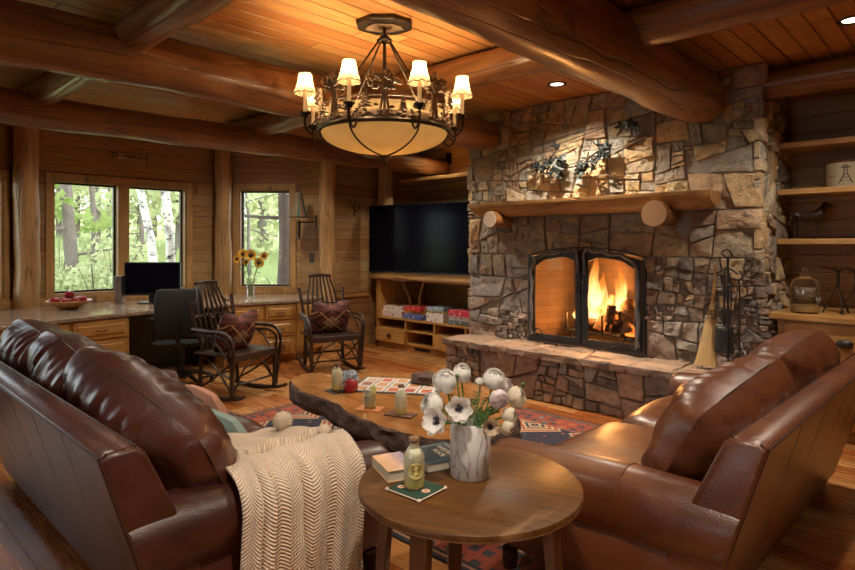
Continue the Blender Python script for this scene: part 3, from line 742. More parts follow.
def tuv(o, su, sv):
    for d in o.data.uv_layers[0].data: d.uv = (d.uv[0]*su, d.uv[1]*sv)
o = MB().surf(lambda u, v: tuple(Vector(thf(u, v))-Vector((-2.02, 1.25, .60))), 90, 80).build('knit_cloth', M['knit'], thr, solid=.012, ang=180); tuv(o, .72, Lb)
def pompom(x, y, z, r, seed):
    m = MB(); rr = random.Random(seed); m.ball(0, 0, 0, r*.82, nu=16, nv=10)
    for i in range(420):
        d = Vector((rr.gauss(0, 1), rr.gauss(0, 1), rr.gauss(0, 1))).normalized(); e = d.orthogonal().normalized()*r*.06; f_ = d.cross(e).normalized()*r*.06
        p = d*r*.75; q = d*r*rr.uniform(.95, 1.12)+e*rr.uniform(-1, 1)
        m.add([p+e, p-e, p+f_, q], [(0, 1, 3), (1, 2, 3), (2, 0, 3)])
    o = m.build('pompom', M['pom'], thr, ang=180); o.location = Vector((x, y, z))-Vector((-2.02, 1.25, .60)); return o
pompom(-2.42, 1.55, .60, .05, 1); pompom(-2.16, 1.60, .60, .034, 2); pompom(-2.04, 1.60, .60, .036, 3); pompom(-1.84, 1.42, .12, .05, 4); pompom(-1.84, 1.05, .1, .05, 5)
# ------------------------------------------------------------------ rug
def mk_rug():
    b = NB('woven oriental rug'); c = b.coord('Object'); s = b.n('SeparateXYZ', {0: c}); x, y = s.outputs[0], s.outputs[1]
    ax_ = b.math('ABSOLUTE', x); ay = b.math('ABSOLUTE', y)
    px_ = b.math('PINGPONG', x, .27); py_ = b.math('PINGPONG', y, .27); dd = b.math('ADD', px_, py_)
    q = b.math('FLOOR', b.math('MULTIPLY', dd, 34.)); q2 = b.math('FRACT', b.math('MULTIPLY', q, .1618*3))
    field = b.n('ValToRGB', {0: q2}); e = field.color_ramp.elements; field.color_ramp.interpolation = 'CONSTANT'
    cols = [(0, (.022, .022, .042)), (.3, (.26, .05, .025)), (.48, (.025, .025, .045)), (.62, (.40, .12, .05)), (.76, (.42, .32, .2)), (.86, (.03, .03, .05)), (.93, (.12, .16, .19))]
    while len(e) < len(cols): e.new(.5)
    for i, (p, cc) in enumerate(cols): e[i].position = p; e[i].color = (*cc, 1)
    vo = b.n('TexVoronoi', {'Vector': c, 'Scale': 13., 'Randomness': .55}, distance='MANHATTAN'); mot = b.ramp(vo.outputs['Distance'], [(.25, 1.), (.30, 0.)])
    rc = b.n('ValToRGB', {0: b.n('SeparateColor', {0: vo.outputs['Color']}).outputs[0]}); e = rc.color_ramp.elements; rc.color_ramp.interpolation = 'CONSTANT'
    for i, (p, cc) in enumerate([(0, (.38, .10, .04)), (.35, (.04, .04, .06)), (.55, (.50, .38, .24)), (.72, (.30, .05, .03)), (.88, (.13, .17, .2))]):
        if i > 1: e.new(.5)
        e[i].position = p; e[i].color = (*cc, 1)
    navy = b.mix(mot, (.02, .02, .04, 1), rc.outputs[0]); fld = b.mix(.45, field.outputs[0], navy)
    fld = b.mix(b.math('GREATER_THAN', dd, .30), navy, field.outputs[0])
    HX, HY_ = 1.65, 1.16; ed = b.math('MINIMUM', b.math('SUBTRACT', HX, ax_), b.math('SUBTRACT', HY_, ay))
    bs = b.n('ValToRGB', {0: b.math('MULTIPLY', ed, 2.5)}); e = bs.color_ramp.elements; bs.color_ramp.interpolation = 'CONSTANT'
    for i, (p, v) in enumerate([(0, .0), (.06, .5), (.10, 0.), (.16, 1.), (.62, .5), (.67, 0.), (.72, .8)]):
        if i > 1: e.new(.5)
        e[i].position = p; e[i].color = (v, v, v, 1)
    v3 = b.n('TexVoronoi', {'Vector': c, 'Scale': 11., 'Randomness': .3}, distance='CHEBYCHEV'); bc = b.mix(b.ramp(v3.outputs['Distance'], [(.28, 0.), (.30, 1.)]), rc.outputs[0], (.26, .055, .03, 1))
    col = b.mix(b.math('GREATER_THAN', bs.outputs[0], .9), b.mix(b.math('GREATER_THAN', bs.outputs[0], .3), (.02, .018, .03, 1), (.30, .16, .09, 1)), bc)
    col = b.mix(b.math('GREATER_THAN', ed, .30), col, fld)
    nm = b.bump(b.noise(b.coord('Object', (1, 1, 1)), 260, 2), .4, .003)
    return b.bsdf(col, .95, nm)
rug = MB().bb(-1.65, 1.65, -1.16, 1.16, 0, .012).build('area_rug', mk_rug(), smooth=False, bevel=.004, loc=(-2.85, 3.14, .001))
tag(rug, 'navy and rust patterned oriental rug under the log-slab coffee table', 'rug')
# ------------------------------------------------------------------ live-edge coffee table
def mk_slab():
    b = NB('slab top'); c = b.coord('Object', (1.2, 5, 5), (0, 0, radians(-40))); g = b.noise(c, 1.6, 6, .6, 1.5); l = b.noise(b.coord(), 2.5, 3)
    col = b.mix(b.ramp(g, [(.3, 0.), (.7, 1.)]), (.30, .115, .03, 1), (.60, .29, .09, 1)); col = b.mix(b.ramp(l, [(.4, 0.), (.7, .35)]), col, (.2, .08, .03, 1))
    return b.bsdf(col, .2, b.bump(g, .05, .003), coat=.5, coatr=.1)
M['slab'] = mk_slab()
def mk_bark():
    b = NB('raw bark edge'); g = b.noise(b.coord('Object', (6, 6, 14)), 2.2, 8, .75, .6); g2 = b.noise(b.coord(), 7, 4)
    col = b.ramp(g, [(.3, (.02, .012, .01)), (.5, (.13, .075, .055)), (.66, (.22, .14, .11)), (.68, (.50, .47, .46))])
    return b.bsdf(col, .75, b.bump(g, 1., .03))
M['bark'] = mk_bark()
ct = thing('coffee_table', 'live-edge wood slab coffee table with rough bark rim on the rug', 'table', (-2.85, 2.85, .012))
out = [onz(a, b_, .45) for a, b_ in ((292, 381), (300, 390), (316, 396), (333, 402), (350, 413), (372, 422), (398, 431), (424, 437), (450, 440))]
out += [Vector((-1.90, 2.42, 0)), Vector((-1.92, 2.72, 0)), Vector((-2.15, 3.02, 0)), Vector((-2.42, 3.20, 0)), Vector((-2.75, 3.28, 0))]
out += [onz(a, b_, .45) for a, b_ in ((412, 373), (392, 376), (368, 374), (345, 376), (322, 373), (305, 374))]
out = [Vector((p.x+2.85, p.y-2.85, 0)) for p in out]; out = catmull(out, 7, True)
cen = sum(out, Vector())/len(out); ro = random.Random(5)
m = MB(); m2 = MB(); n = len(out); H = .438
top = []
for i, p in enumerate(out):
    q = .022*noise.noise(Vector((p.x*9, p.y*9, 0)))+.012*noise.noise(Vector((p.x*24, p.y*24, 1))); d = (p-cen).normalized(); top.append(p+d*q)
m.add([(p.x, p.y, H) for p in top]+[(cen.x, cen.y, H)], [(i, (i+1) % n, n) for i in range(n)])
m.build('slab_top', M['slab'], ct, smooth=False)
prof = [(0, 0), (.010, -.010), (.014, -.035), (.024, -.07), (.022, -.10), (-.01, -.13), (-.08, -.145)]
vs = []; fs = []
for k, (o_, dz) in enumerate(prof):
    for i, p in enumerate(top):
        d = (p-cen).normalized(); q = (.028*noise.noise(Vector((p.x*12, p.y*12, dz*30)))+.02*noise.noise(Vector((p.x*34, p.y*34, dz*60))))*(k > 0)
        vs.append((p.x+d.x*(o_+q), p.y+d.y*(o_+q), H+dz*(1+.3*noise.noise(Vector((p.x*5, p.y*5, 4))))))
for k in range(len(prof)-1):
    for i in range(n): fs.append((k*n+i, (k+1)*n+i, (k+1)*n+(i+1) % n, k*n+(i+1) % n))
fs.append(tuple(range((len(prof)-1)*n, len(prof)*n))[::-1]); m2.add(vs, fs).build('bark_rim', M['bark'], ct, ang=70)
for lx, ly, r in ((-.33, -.18, .17), (.45, -.30, .15), (.10, .25, .14)):
    m = MB(); m.tube([(lx, ly, 0), (lx, ly, .15), (lx, ly, .34)], [r*1.1, r*.9, r*1.0], 20, k=3, wob=.25, seed=r*50); m.build('stump_leg', M['bark'], ct, ang=70)
# ------------------------------------------------------------------ round side table
rtc = (-1.335, 1.625)
rt_ = thing('round_table', 'round brown wooden side table between the two sofas', 'table', (*rtc, 0))
m = MB(); m.lathe([(0, .576), (.388, .576), (.394, .579), (.394, .596), (.391, .599), (0, .599)], 72)
def mk_tt():
    b = NB('table top planks'); tc = b.coord('Object', (1, 1, 1), (0, 0, radians(-20))); s = b.n('SeparateXYZ', {0: tc}); q = b.math('DIVIDE', s.outputs[1], .155); i_ = b.math('FLOOR', q); fr = b.math('FRACT', q)
    r = b.n('TexWhiteNoise', {'W': i_}, noise_dimensions='1D').outputs[0]; v = b.n('VectorMath', {0: tc, 1: b.n('CombineXYZ', {0: b.math('MULTIPLY', r, 9.)}).outputs[0]}, operation='ADD').outputs[0]
    g = b.noise(b.n('Mapping', {0: v, 3: (2, 16, 2)}).outputs[0], 1.6, 6, .65, .8); col = b.mix(b.ramp(g, [(.3, 0.), (.7, 1.)]), (.065, .023, .0045, 1), (.175, .074, .016, 1))
    tn = b.math('ADD', b.math('MULTIPLY', r, .4), .75); col = b.mix(1., col, b.n('CombineColor', {0: tn, 1: tn, 2: tn}).outputs[0], 'MULTIPLY')
    e = b.math('MINIMUM', fr, b.math('SUBTRACT', 1., fr)); col = b.mix(b.ramp(e, [(0., .7), (.012, 0.)]), col, (.04, .018, .008, 1))
    sc = b.ramp(b.noise(b.coord('Object', (6, 1.5, 3), (0, 0, .6)), 2, 3), [(.6, 0.), (.72, .25)]); col = b.mix(sc, col, (.42, .25, .12, 1))
    return b.bsdf(col, .42, b.bump(g, .06, .002), coat=.0, spec=.3)
M['ttop'] = mk_tt(); M['tleg'] = wood('dark table leg', (.08, .032, .012), (.20, .085, .03), 2, .4, .1, 2)
m.build('table_top', M['ttop'], rt_, ang=50, loc=(0, 0, 0))
MB().tube([(.391*cos(a*pi/36), .391*sin(a*pi/36), .5775) for a in range(72)], .004, 6, closed=True).build('rim_edge', M['tleg'], rt_)
for a in (10, 140, 208, 280):
    A = radians(a); m = MB(); m.M = T(.30*cos(A), .30*sin(A), 0) @ Rz(A); 
    m.add([(-.012+.045, -.026, 0), (.022+.045, -.026, 0), (.022+.045, .026, 0), (-.012+.045, .026, 0), (-.02, -.033, .577), (.022, -.033, .577), (.022, .033, .577), (-.02, .033, .577)],
          [(0, 3, 2, 1), (4, 5, 6, 7), (0, 1, 5, 4), (1, 2, 6, 5), (2, 3, 7, 6), (3, 0, 4, 7)]); m.build('leg', M['tleg'], rt_, smooth=False, bevel=.004)
# ------------------------------------------------------------------ chandelier
_c = at(384.5, 22, 3.73); CHX, CHY = _c.x, _c.y; CHA = math.degrees(atan2(-CHY, -CHX))
ch = thing('chandelier', 'large rustic bronze chandelier with eight shaded candles, tree cutouts and amber bowl', 'chandelier', (CHX, CHY, CEIL))
oct_ = [(.20*cos(radians(22.5+45*i))*(1.0), .13*sin(radians(22.5+45*i))) for i in range(8)]
cp = MB().prism([(x*.93, y*1.25) for x, y in oct_], -.028, -.001).build('ceiling_plate', M['bronzed'], ch, smooth=False, bevel=.004); cp.rotation_euler = (0, 0, radians(43.5))
cp2 = MB().prism([(x*.62+.012*(-1)**i, y*.62) for i, (x, y) in enumerate(oct_)], -.036, -.028).build('plate_ornament', M['bronze'], cp, smooth=False)
RR = .40; ZR = -.695; TH = .14    # band radius, bottom, height
MB().tube([(0, 0, -.03), (0, 0, -.30)], .011, 8).ball(0, 0, -.10, .035, .035, .022).build('stem', M['bronzed'], ch)
MB().tube([(0.045*cos(A*pi/9), .045*sin(A*pi/9), -.115) for A in range(18)], .007, 6, closed=True).build('loop_ring', M['bronzed'], ch)
for i in range(4):
    A = radians(43.5+45+90*i); MB().tube([(.04*cos(A), .04*sin(A), -.115), (RR*.96*cos(A), RR*.96*sin(A), ZR+TH-.02)], .0065, 7).build('suspension_rod', M['bronzed'], ch)
for i in range(2): MB().tube([(.01*(2*i-1), 0, -.12), (.02*(2*i-1), .0, ZR+.12)], .004, 6).build('hanging_chain', M['bronzed'], ch)
def mk_glow(name, col, tcol, em, pleat_shading=0):
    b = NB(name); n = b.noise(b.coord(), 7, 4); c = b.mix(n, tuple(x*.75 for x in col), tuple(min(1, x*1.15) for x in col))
    if pleat_shading:
        pw = b.math('SINE', b.math('MULTIPLY', b.n('SeparateXYZ', {0: b.n('TexCoord').outputs['UV']}).outputs[0], 2*pi*22)); c = b.mix(b.math('MULTIPLY_ADD', pw, .5, .5), tuple(x*.55 for x in col), tuple(min(1, x*1.1) for x in col))  # shading of the pleats painted in as lighter and darker stripes
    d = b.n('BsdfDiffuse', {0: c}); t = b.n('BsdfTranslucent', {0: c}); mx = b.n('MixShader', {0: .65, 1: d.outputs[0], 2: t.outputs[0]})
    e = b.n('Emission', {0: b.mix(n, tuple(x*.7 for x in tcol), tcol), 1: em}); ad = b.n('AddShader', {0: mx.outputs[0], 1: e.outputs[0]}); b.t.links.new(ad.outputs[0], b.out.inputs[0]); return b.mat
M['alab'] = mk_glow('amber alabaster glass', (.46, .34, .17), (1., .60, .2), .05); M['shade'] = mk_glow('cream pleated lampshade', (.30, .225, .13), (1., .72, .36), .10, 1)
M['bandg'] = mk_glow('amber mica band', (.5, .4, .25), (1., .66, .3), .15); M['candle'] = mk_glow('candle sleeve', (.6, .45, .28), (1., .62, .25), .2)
MB().tube([(RR*1.02*cos(a*pi/24), RR*1.02*sin(a*pi/24), ZR) for a in range(48)], .016, 8, closed=True).build('rim_ring', M['bronzed'], ch)
MB().tube([(RR*cos(a*pi/24), RR*sin(a*pi/24), ZR+TH) for a in range(48)], .006, 6, closed=True).build('rim_ring', M['bronze'], ch)
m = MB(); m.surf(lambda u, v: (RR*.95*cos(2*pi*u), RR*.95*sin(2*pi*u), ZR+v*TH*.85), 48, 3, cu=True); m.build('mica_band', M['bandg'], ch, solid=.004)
bw = [(RR*sin(t)*1., ZR-.15*cos(t)) for t in [pi/2*i/14 for i in range(15)]]
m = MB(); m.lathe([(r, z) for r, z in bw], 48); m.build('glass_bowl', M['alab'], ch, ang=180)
for i in range(6):
    A = radians(CHA+30+60*i); MB().tube([(r*1.01*cos(A), r*1.01*sin(A), z-.004) for r, z in bw], .0055, 6).build('bowl_rib', M['bronzed'], ch)
m = MB(); m.lathe([(0, ZR-.215), (.012, ZR-.205), (.006, ZR-.19), (.018, ZR-.178), (.04, ZR-.165), (.05, ZR-.153), (.0, ZR-.14)], 14); m.build('finial', M['bronzed'], ch)
rc = random.Random(7)
# forest scene in relief on the band
def cut_tree(A, h, kind):
    m = MB(); R_ = RR+.012; base = Vector((R_*cos(A), R_*sin(A), ZR+.03)); tx = Vector((-sin(A), cos(A), 0)); ra = Vector((cos(A), sin(A), 0))
    if kind == 'pine':
        m.tube([base, base+Vector((0, 0, h))], [.006, .002], 5)
        for k in range(7):
            z = h*(.22+.75*k/7); w_ = h*.30*(1-k/7.6)
            m.add([base+tx*w_+Vector((0, 0, z)), base-tx*w_+Vector((0, 0, z)), base+Vector((0, 0, z+h*.17)), base+ra*.012+Vector((0, 0, z+.02))], [(0, 1, 2), (0, 3, 2), (1, 3, 2), (0, 3, 1)])
    else:
        for q in (-.03, 0., .03): m.tube([base+tx*q, base+tx*(q*.4)+Vector((0, 0, h*.5)), base+tx*q*1.6+Vector((0, 0, h*.85))], [.009, .004], 6, k=3)
        for k in range(54):
            a = rc.uniform(0, 2*pi); r = sqrt(rc.random()); p = base+tx*(cos(a)*r*h*.42)+Vector((0, 0, h*.80+sin(a)*r*h*.22))+ra*rc.uniform(-.012, .014)
            m.ball(p.x, p.y, p.z, rc.uniform(.011, .021), rc.uniform(.011, .021), rc.uniform(.009, .015), 6, 4)
    m.build('tree_cutout', M['bronze'], ch, ang=30)
for i in range(8):
    A = radians(CHA+45*i); cut_tree(A, .235+.02*(i % 2), 'oak'); cut_tree(A-.27, .17, 'pine'); cut_tree(A+.26, .11, 'pine')
m = MB()
for i in range(220):
    A = rc.uniform(0, 2*pi); z = ZR+.02+rc.random()**1.5*.075; R_ = RR+.01; m.ball(R_*cos(A), R_*sin(A), z, rc.uniform(.008, .022), rc.uniform(.008, .022), rc.uniform(.004, .010), 6, 4)
m.tube([(RR*1.01*cos(a*pi/24), RR*1.01*sin(a*pi/24), ZR+.03) for a in range(48)], .012, 6, closed=True, flat=2.2)
tag(m.build('relief_band', M['bronze'], ch, ang=30), kind='stuff')
CA = [radians(CHA+22.5+45*i) for i in range(8)]
for i, A in enumerate(CA):
    ca, sa = cos(A), sin(A); R2 = RR+.11
    arm = MB().tube([(ca*r, sa*r, z) for r, z in ((RR, ZR+.015), (RR+.03, ZR-.035), (RR+.06, ZR-.055), (R2-.01, ZR-.03), (R2+.005, ZR+.015), (R2, ZR+.045))], [.008, .006], 7, k=5)
    arm.tube([(ca*r, sa*r, z) for r, z in ((RR, ZR+.06), (RR+.05, ZR+.03), (RR+.07, ZR+.0), (R2-.01, ZR-.02))], .0045, 6, k=4)
    ao = arm.build('candle_arm', M['bronzed'], ch)
    c = (ca*R2, sa*R2, 0)
    m = MB(); m.lathe([(0, ZR+.04), (.02, ZR+.045), (.014, ZR+.055), (.034, ZR+.068), (.036, ZR+.072), (0, ZR+.07)], 12)
    for k in range(6):
        a = k*pi/3; m.tube([(cos(a)*.015, sin(a)*.015, ZR+.05), (cos(a)*.04, sin(a)*.04, ZR+.055), (cos(a)*.05, sin(a)*.05, ZR+.075)], [.006, .002], 5, flat=.4)
    m.build('drip_cup', M['bronzed'], ao, loc=c)
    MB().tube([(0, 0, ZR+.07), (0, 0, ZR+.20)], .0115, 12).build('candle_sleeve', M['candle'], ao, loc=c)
    m = MB()
    def sh(u, v):
        r = (.036+.030*(1-v)**1.7+.004*sin(u*2*pi*8)*(1 if v < .02 or v > .98 else .5)); return (r*cos(2*pi*u), r*sin(2*pi*u), ZR+.185+v*.12+(.004*sin(u*2*pi*8) if v < .01 else 0))
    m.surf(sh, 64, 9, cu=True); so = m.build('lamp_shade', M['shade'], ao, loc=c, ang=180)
    MB().tube([(.0665*cos(k*pi/16), .0665*sin(k*pi/16), ZR+.186+.004*sin(k*pi/2)) for k in range(32)], .003, 5, closed=True).build('shade_trim', M['bronze'], so)
    lamp('candle_bulb', 'POINT', (CHX+c[0], CHY+c[1], CEIL+ZR+.255), 5.0, WARM, .015)
for k in range(3):
    a = k*2*pi/3; lamp('bowl_bulb', 'POINT', (CHX+.15*cos(a), CHY+.15*sin(a), CEIL+ZR+.02), 9.0, WARM, .03)
# recessed downlights
for x, y, lb in ((-2.73, 4.53, 'round recessed downlight in the ceiling just in front of the chimney'), (-.6, 4.5, 'round recessed downlight in the ceiling at the top right corner')):
    r = thing('downlight', lb, 'ceiling light', (x, y, CEIL)); MB().lathe([(.055, -.002), (.062, -.008), (.08, -.008), (.086, -.001)], 28).build('trim_ring', M['bronzed'], r)
    MB().lathe([(0, -.003), (.056, -.003)], 24).build('lens', mk_glow('lit lens', (.9, .8, .6), (1., .85, .62), 3.), r, ang=180)
# ------------------------------------------------------------------ fire
def mk_flame():
    b = NB('flame'); tc = b.n('TexCoord').outputs['UV']; v = b.n('SeparateXYZ', {0: tc}).outputs[1]; n = b.noise(b.coord('Object', (9, 9, 3)), 1.6, 4, .6, .8)
    t = b.math('ADD', v, b.math('MULTIPLY', b.math('SUBTRACT', n, .5), .5)); col = b.ramp(t, [(0., (1., .55, .16)), (.35, (1., .72, .3)), (.7, (1., .34, .05)), (1., (.8, .12, .01))])
    lw = b.n('LayerWeight', {0: .45}).outputs[1]; f = b.math('MULTIPLY', b.math('POWER', b.math('SUBTRACT', 1., lw), 1.2), b.ramp(t, [(.45, .95), (1., .0)]))
    e = b.n('Emission', {0: col, 1: b.ramp(t, [(.0, 1.), (.8, .3)])}); e2 = b.n('Emission', {0: col, 1: b.math('MULTIPLY', b.ramp(t, [(.0, 1.), (.9, .25)]), 3.2)}); tr = b.n('BsdfTransparent')
    mx = b.n('MixShader', {0: f, 1: tr.outputs[0], 2: e2.outputs[0]}); b.t.links.new(mx.outputs[0], b.out.inputs[0]); return b.mat
M['flame'] = mk_flame()
fg = thing('fireplace_grate', 'black iron log grate inside the firebox behind the glass doors', 'grate', (-2.62, 5.32, .468))
for i in range(5):
    x = -.38+i*.19; MB().tube([(x, .14, .30), (x, .15, .13), (x, .10, .11), (x, -.13, .11), (x, -.16, .14), (x, -.165, .30-.03*(i % 2))], .010, 6, k=3).build('grate_bar', M['iron'], fg)
MB().tube([(-.42, -.14, .115), (.42, -.14, .115)], .011, 6).build('cross_bar', M['iron'], fg); MB().tube([(-.42, .12, .115), (.42, .12, .115)], .011, 6).build('cross_bar', M['iron'], fg)
for x in (-.36, .36):
    for y in (-.13, .12): MB().tube([(x, y, 0), (x, y, .115)], .011, 6).build('leg', M['iron'], fg)
def mk_burn():
    b = NB('burning log'); n = b.noise(b.coord('Object', (4, 4, 4)), 4, 6, .7); col = b.ramp(n, [(.35, (.03, .02, .018)), (.6, (.22, .13, .08)), (.8, (.4, .3, .2))])
    em = b.ramp(b.noise(b.coord('Object', (3, 3, 3), loc=(3, 1, 2)), 3, 4), [(.58, (0, 0, 0)), (.68, (1., .22, .03))]); return b.bsdf(col, .9, b.bump(n, .8, .02), emit=em, emits=2.)
M['burn'] = mk_burn()
for a, b_, r, lb in (((-2.58, 5.20, .60), (-2.56, 5.24, .86), .045, 'upright split log at the front of the fire, left of the fat grey log'), ((-2.98, 5.36, .64), (-2.40, 5.30, .66), .06, 'thick charred log lying lowest across the grate'), ((-2.70, 5.22, .60), (-2.62, 5.42, .92), .05, 'split log standing up in the middle of the fire'), ((-2.36, 5.18, .60), (-2.50, 5.42, .86), .075, 'fat grey log leaning at the right end of the fire'), ((-2.48, 5.28, .76), (-2.85, 5.42, .78), .045, 'thin log lying on top in the flames')):
    tag(MB().tube([a, Vector(a).lerp(Vector(b_), .5), b_], r, 12, wob=.25, seed=r*90).build('firewood_log', M['burn'], ang=50), lb, 'log', 'logs in the fire')
fl = thing('fire', 'orange flames burning in the fireplace', 'fire', (-2.70, 5.36, .60)); rf = random.Random(3)
for i, (x, y, h, wd) in enumerate([(-.10, .0, .58, .085), (-.03, .03, .44, .07), (.06, -.04, .30, .06), (.17, .02, .42, .085), (.12, .05, .50, .06), (-.20, .03, .30, .06), (.28, .03, .26, .06), (.0, -.08, .22, .05), (-.30, .02, .17, .05), (.22, -.06, .20, .05)]):
    m = MB(); s_ = rf.uniform(0, 50)
    def fn(u, v):
        A = 2*pi*u; r = wd*(sin(pi*min(1, v*.92+.08))**.8)*(1-v)**.35*(1+.35*noise.noise(Vector((cos(A)+s_, sin(A), v*4)))); sx_ = .05*noise.noise(Vector((v*2.6, s_, 0)))*(v+.2)*2
        return (x+r*cos(A)+sx_, y+r*sin(A)*.7, h*v*1.4)
    m.surf(fn, 16, 18, cu=True); m.build('flame', M['flame'], fl, ang=180)
lamp('firelight', 'POINT', (-2.66, 5.28, .88), 34, (1, .45, .13), .09); lamp('firelight', 'POINT', (-2.90, 5.33, .70), 9, (1, .42, .12), .07)
# ------------------------------------------------------------------ arched glass fire screen
M['iron2'] = plain('hammered iron', (.17, .17, .175), .4, 40, .4, .4, metal=.5)
fs_ = thing('fire_screen', 'arched black iron fire screen with two glass doors and twisted branch relief', 'fire screen', (-2.765, 5.07, .468))
W2 = .605; HS = .86; AR = .085
def arch(x): return HS+AR*(1-(x/W2)**2)
def bar(pts, w_, th, name, par): return MB().tube(pts, w_/2, 4, flat=th/w_).build(name, M['iron'], par, smooth=False)
m = MB(); k = 24; prof = [(-W2, 0), (W2, 0)]+[(W2-2*W2*i/k, arch(W2-2*W2*i/k)) for i in range(k+1)]
def ring(m, outer, inner, y0, y1):
    n = len(outer); vs = [(x, y0, z) for x, z in outer]+[(x, y0, z) for x, z in inner]+[(x, y1, z) for x, z in outer]+[(x, y1, z) for x, z in inner]
    fs = []
    for i in range(n):
        j = (i+1) % n; fs += [(i, j, n+j, n+i), (2*n+i, 3*n+i, 3*n+j, 2*n+j), (i, 2*n+i, 2*n+j, j), (n+i, n+j, 3*n+j, 3*n+i)]
    m.add(vs, fs)
cx, cz = 0, HS/2
ring(m, prof, [(x*.955, .03+(z-.0)*.955 if z > .1 else .028) for x, z in prof], -.03, .02); m.build('outer_frame', M['iron'], fs_, smooth=False, bevel=.003)
for s in (-1, 1):
    x0, x1 = s*.012, s*.575; kk = 14; do = [(x0, .03), (x1, .03)]+[(x1+(x0-x1)*i/kk, arch(x1+(x0-x1)*i/kk)*.955+.005) for i in range(kk+1)]
    mx_ = (x0+x1)/2; mz = .44
    di = []
    for x, z in do:
        dx, dz = x-mx_, z-mz; nx = mx_+dx*(1-.055/.2815); nz = mz+dz*(1-.050/.42)
        # rounded upper outer corner
        di.append((nx, nz))
    e = (x1-mx_)*.80
    di = [(mx_+(a-mx_)*(1 if b_ < .7 else 1), b_-.06*max(0, abs(a-mx_)/.226-.55)*1.6*(b_ > .6)) for a, b_ in di]
    m = MB(); ring(m, do, di, -.042, -.022); d = m.build('glass_door', M['iron'], fs_, smooth=False, bevel=.002)
    MB().add([(x, -.030, z) for x, z in di], [tuple(range(len(di)))]).build('glass_pane', M['fireglass'], d, smooth=False)
    # twisted branches
    for sd, amp in ((1, .012), (2, .010)):
        pts = []
        path = [(x1*.96, .06), (x1*.965, .30), (x1*.955, .55), (x1*.95, .74), (x1*.80, .845), (x1*.55, .88), (x1*.25, .905), (x0+s*.03, .90), (x0+s*.025, .70)]
        for i, p in enumerate(catmull([(a, -.05, b_) for a, b_ in path], 5)):
            pts.append(p+Vector((amp*sin(i*1.1+sd*2), -.004*sd, amp*cos(i*1.3+sd))))
        MB().tube(pts, [.014, .010, .013, .009], 6).build('branch_relief', M['iron2'], d)
    MB().tube([(s*.30, -.052, .035), (s*.40, -.058, .07), (s*.46, -.06, .13), (s*.51, -.058, .10), (s*.49, -.055, .055), (s*.545, -.052, .035)], [.008, .005], 6, k=5).build('curled_branch', M['iron'], d)
    MB().tube([(s*.035, -.05, .52), (s*.035, -.085, .52), (s*.035, -.085, .61), (s*.035, -.05, .61)], .007, 6, k=3).build('handle', M['iron'], d)
MB().bb(-.014, .014, -.03, -.018, .02, .93).build('centre_stile', M['iron'], fs_, smooth=False)
MB().bb(-.05, .05, -.062, -.045, .60, .625).build('latch', M['iron'], fs_, smooth=False)
# ------------------------------------------------------------------ metal leaf sculpture over the mantel
ws = thing('wall_sculpture', 'dark metal oak-leaf sculpture with thin wire frame on the chimney stone', 'sculpture', (-2.66, 4.99, 2.27))
for a, b_ in (((-.50, 0, .18), (.62, 0, .30)), ((-.50, 0, -.22), (.25, 0, -.20)), ((-.50, 0, .20), (-.50, 0, -.24)), ((.62, 0, .34), (.62, 0, -.20)), ((-.5, -.01, .10), (.3, -.01, .26)), ((-.3, -.01, -.10), (.6, -.01, .10))):
    MB().tube([a, b_], .004, 6).build('wire', M['bronzed'], ws)
M['patina'] = plain('verdigris iron', (.05, .06, .058), .45, 40, .5, .5, metal=.6)
rv = random.Random(9)
for i in range(46):
    if i < 18: c = (-.36+rv.gauss(0, .08), rv.uniform(-.06, -.01), rv.gauss(-.07, .07))
    elif i < 40: t = rv.random(); c = (-.10+t*.30, rv.uniform(-.08, -.01), -.16+t*.20+rv.gauss(0, .04))
    else: c = (.38+rv.gauss(0, .05), rv.uniform(-.06, -.01), .20+rv.gauss(0, .03))
    m = MB(); m.M = T(*c) @ Rz(rv.uniform(-.7, .7)) @ Rx(rv.uniform(-.9, .9)) @ Ry(rv.uniform(0, 6.3)); s_ = rv.uniform(.028, .046); pts = []
    for k in range(20):
        A = 2*pi*k/20; r = s_*(1+.42*cos(5*A))*(1+.15*rv.uniform(-1, 1)); pts.append((r*cos(A), .012*cos(A*2), r*sin(A)*1.1))
    m.add(pts+[(0, -.012, 0)], [(k, (k+1) % 20, 20) for k in range(20)]); m.build('leaf', M['patina'], ws, smooth=False, solid=.003)
for a, b_ in (((-.45, -.02, -.15), (-.30, -.03, .10)), ((-.15, -.02, -.18), (.25, -.03, .08)), ((.28, -.02, .14), (.46, -.03, .23))):
    MB().tube([a, Vector(a).lerp(Vector(b_), .5)+Vector((0, -.03, .03)), b_], [.01, .005], 6, k=4).build('stem', M['bronzed'], ws)
# ------------------------------------------------------------------ fireplace tools on the hearth
ts = thing('fireplace_tool_stand', 'black iron tool stand on the hearth right of the fire screen', 'tool stand', (-1.46, 4.92, .47))
MB().tube([(0, .05, .03), (0, .04, .86)], .010, 8).build('post', M['iron'], ts)
for s in (-1, 1): MB().tube([(s*.16, -.06, .0), (s*.15, -.03, .12), (s*.06, .03, .20), (0, .05, .2), (0, .05, .03)], .006, 6, k=4).build('hoop_foot', M['iron'], ts)
MB().tube([(-.08, .02, .74), (0, .04, .78), (.08, .02, .74)], .007, 6, k=4).build('hook_bar', M['iron'], ts)
MB().tube([(0, .04, .86), (-.04, .02, .90), (.01, 0, .93), (.04, .03, .88)], .006, 6, k=4).build('finial', M['iron'], ts)
hb = thing('hearth_broom', 'straw hearth broom leaning on the chimney beside the iron tools', 'broom', (-1.60, 4.88, .47))
m = MB()
m.surf(lambda u, v: ((.085-.050*v**.8+.006*sin(u*2*pi*11))*cos(2*pi*u)+.02*v, (.035-.012*v)*sin(2*pi*u)+.06*v, .015+v*.36), 66, 12, cu=True)
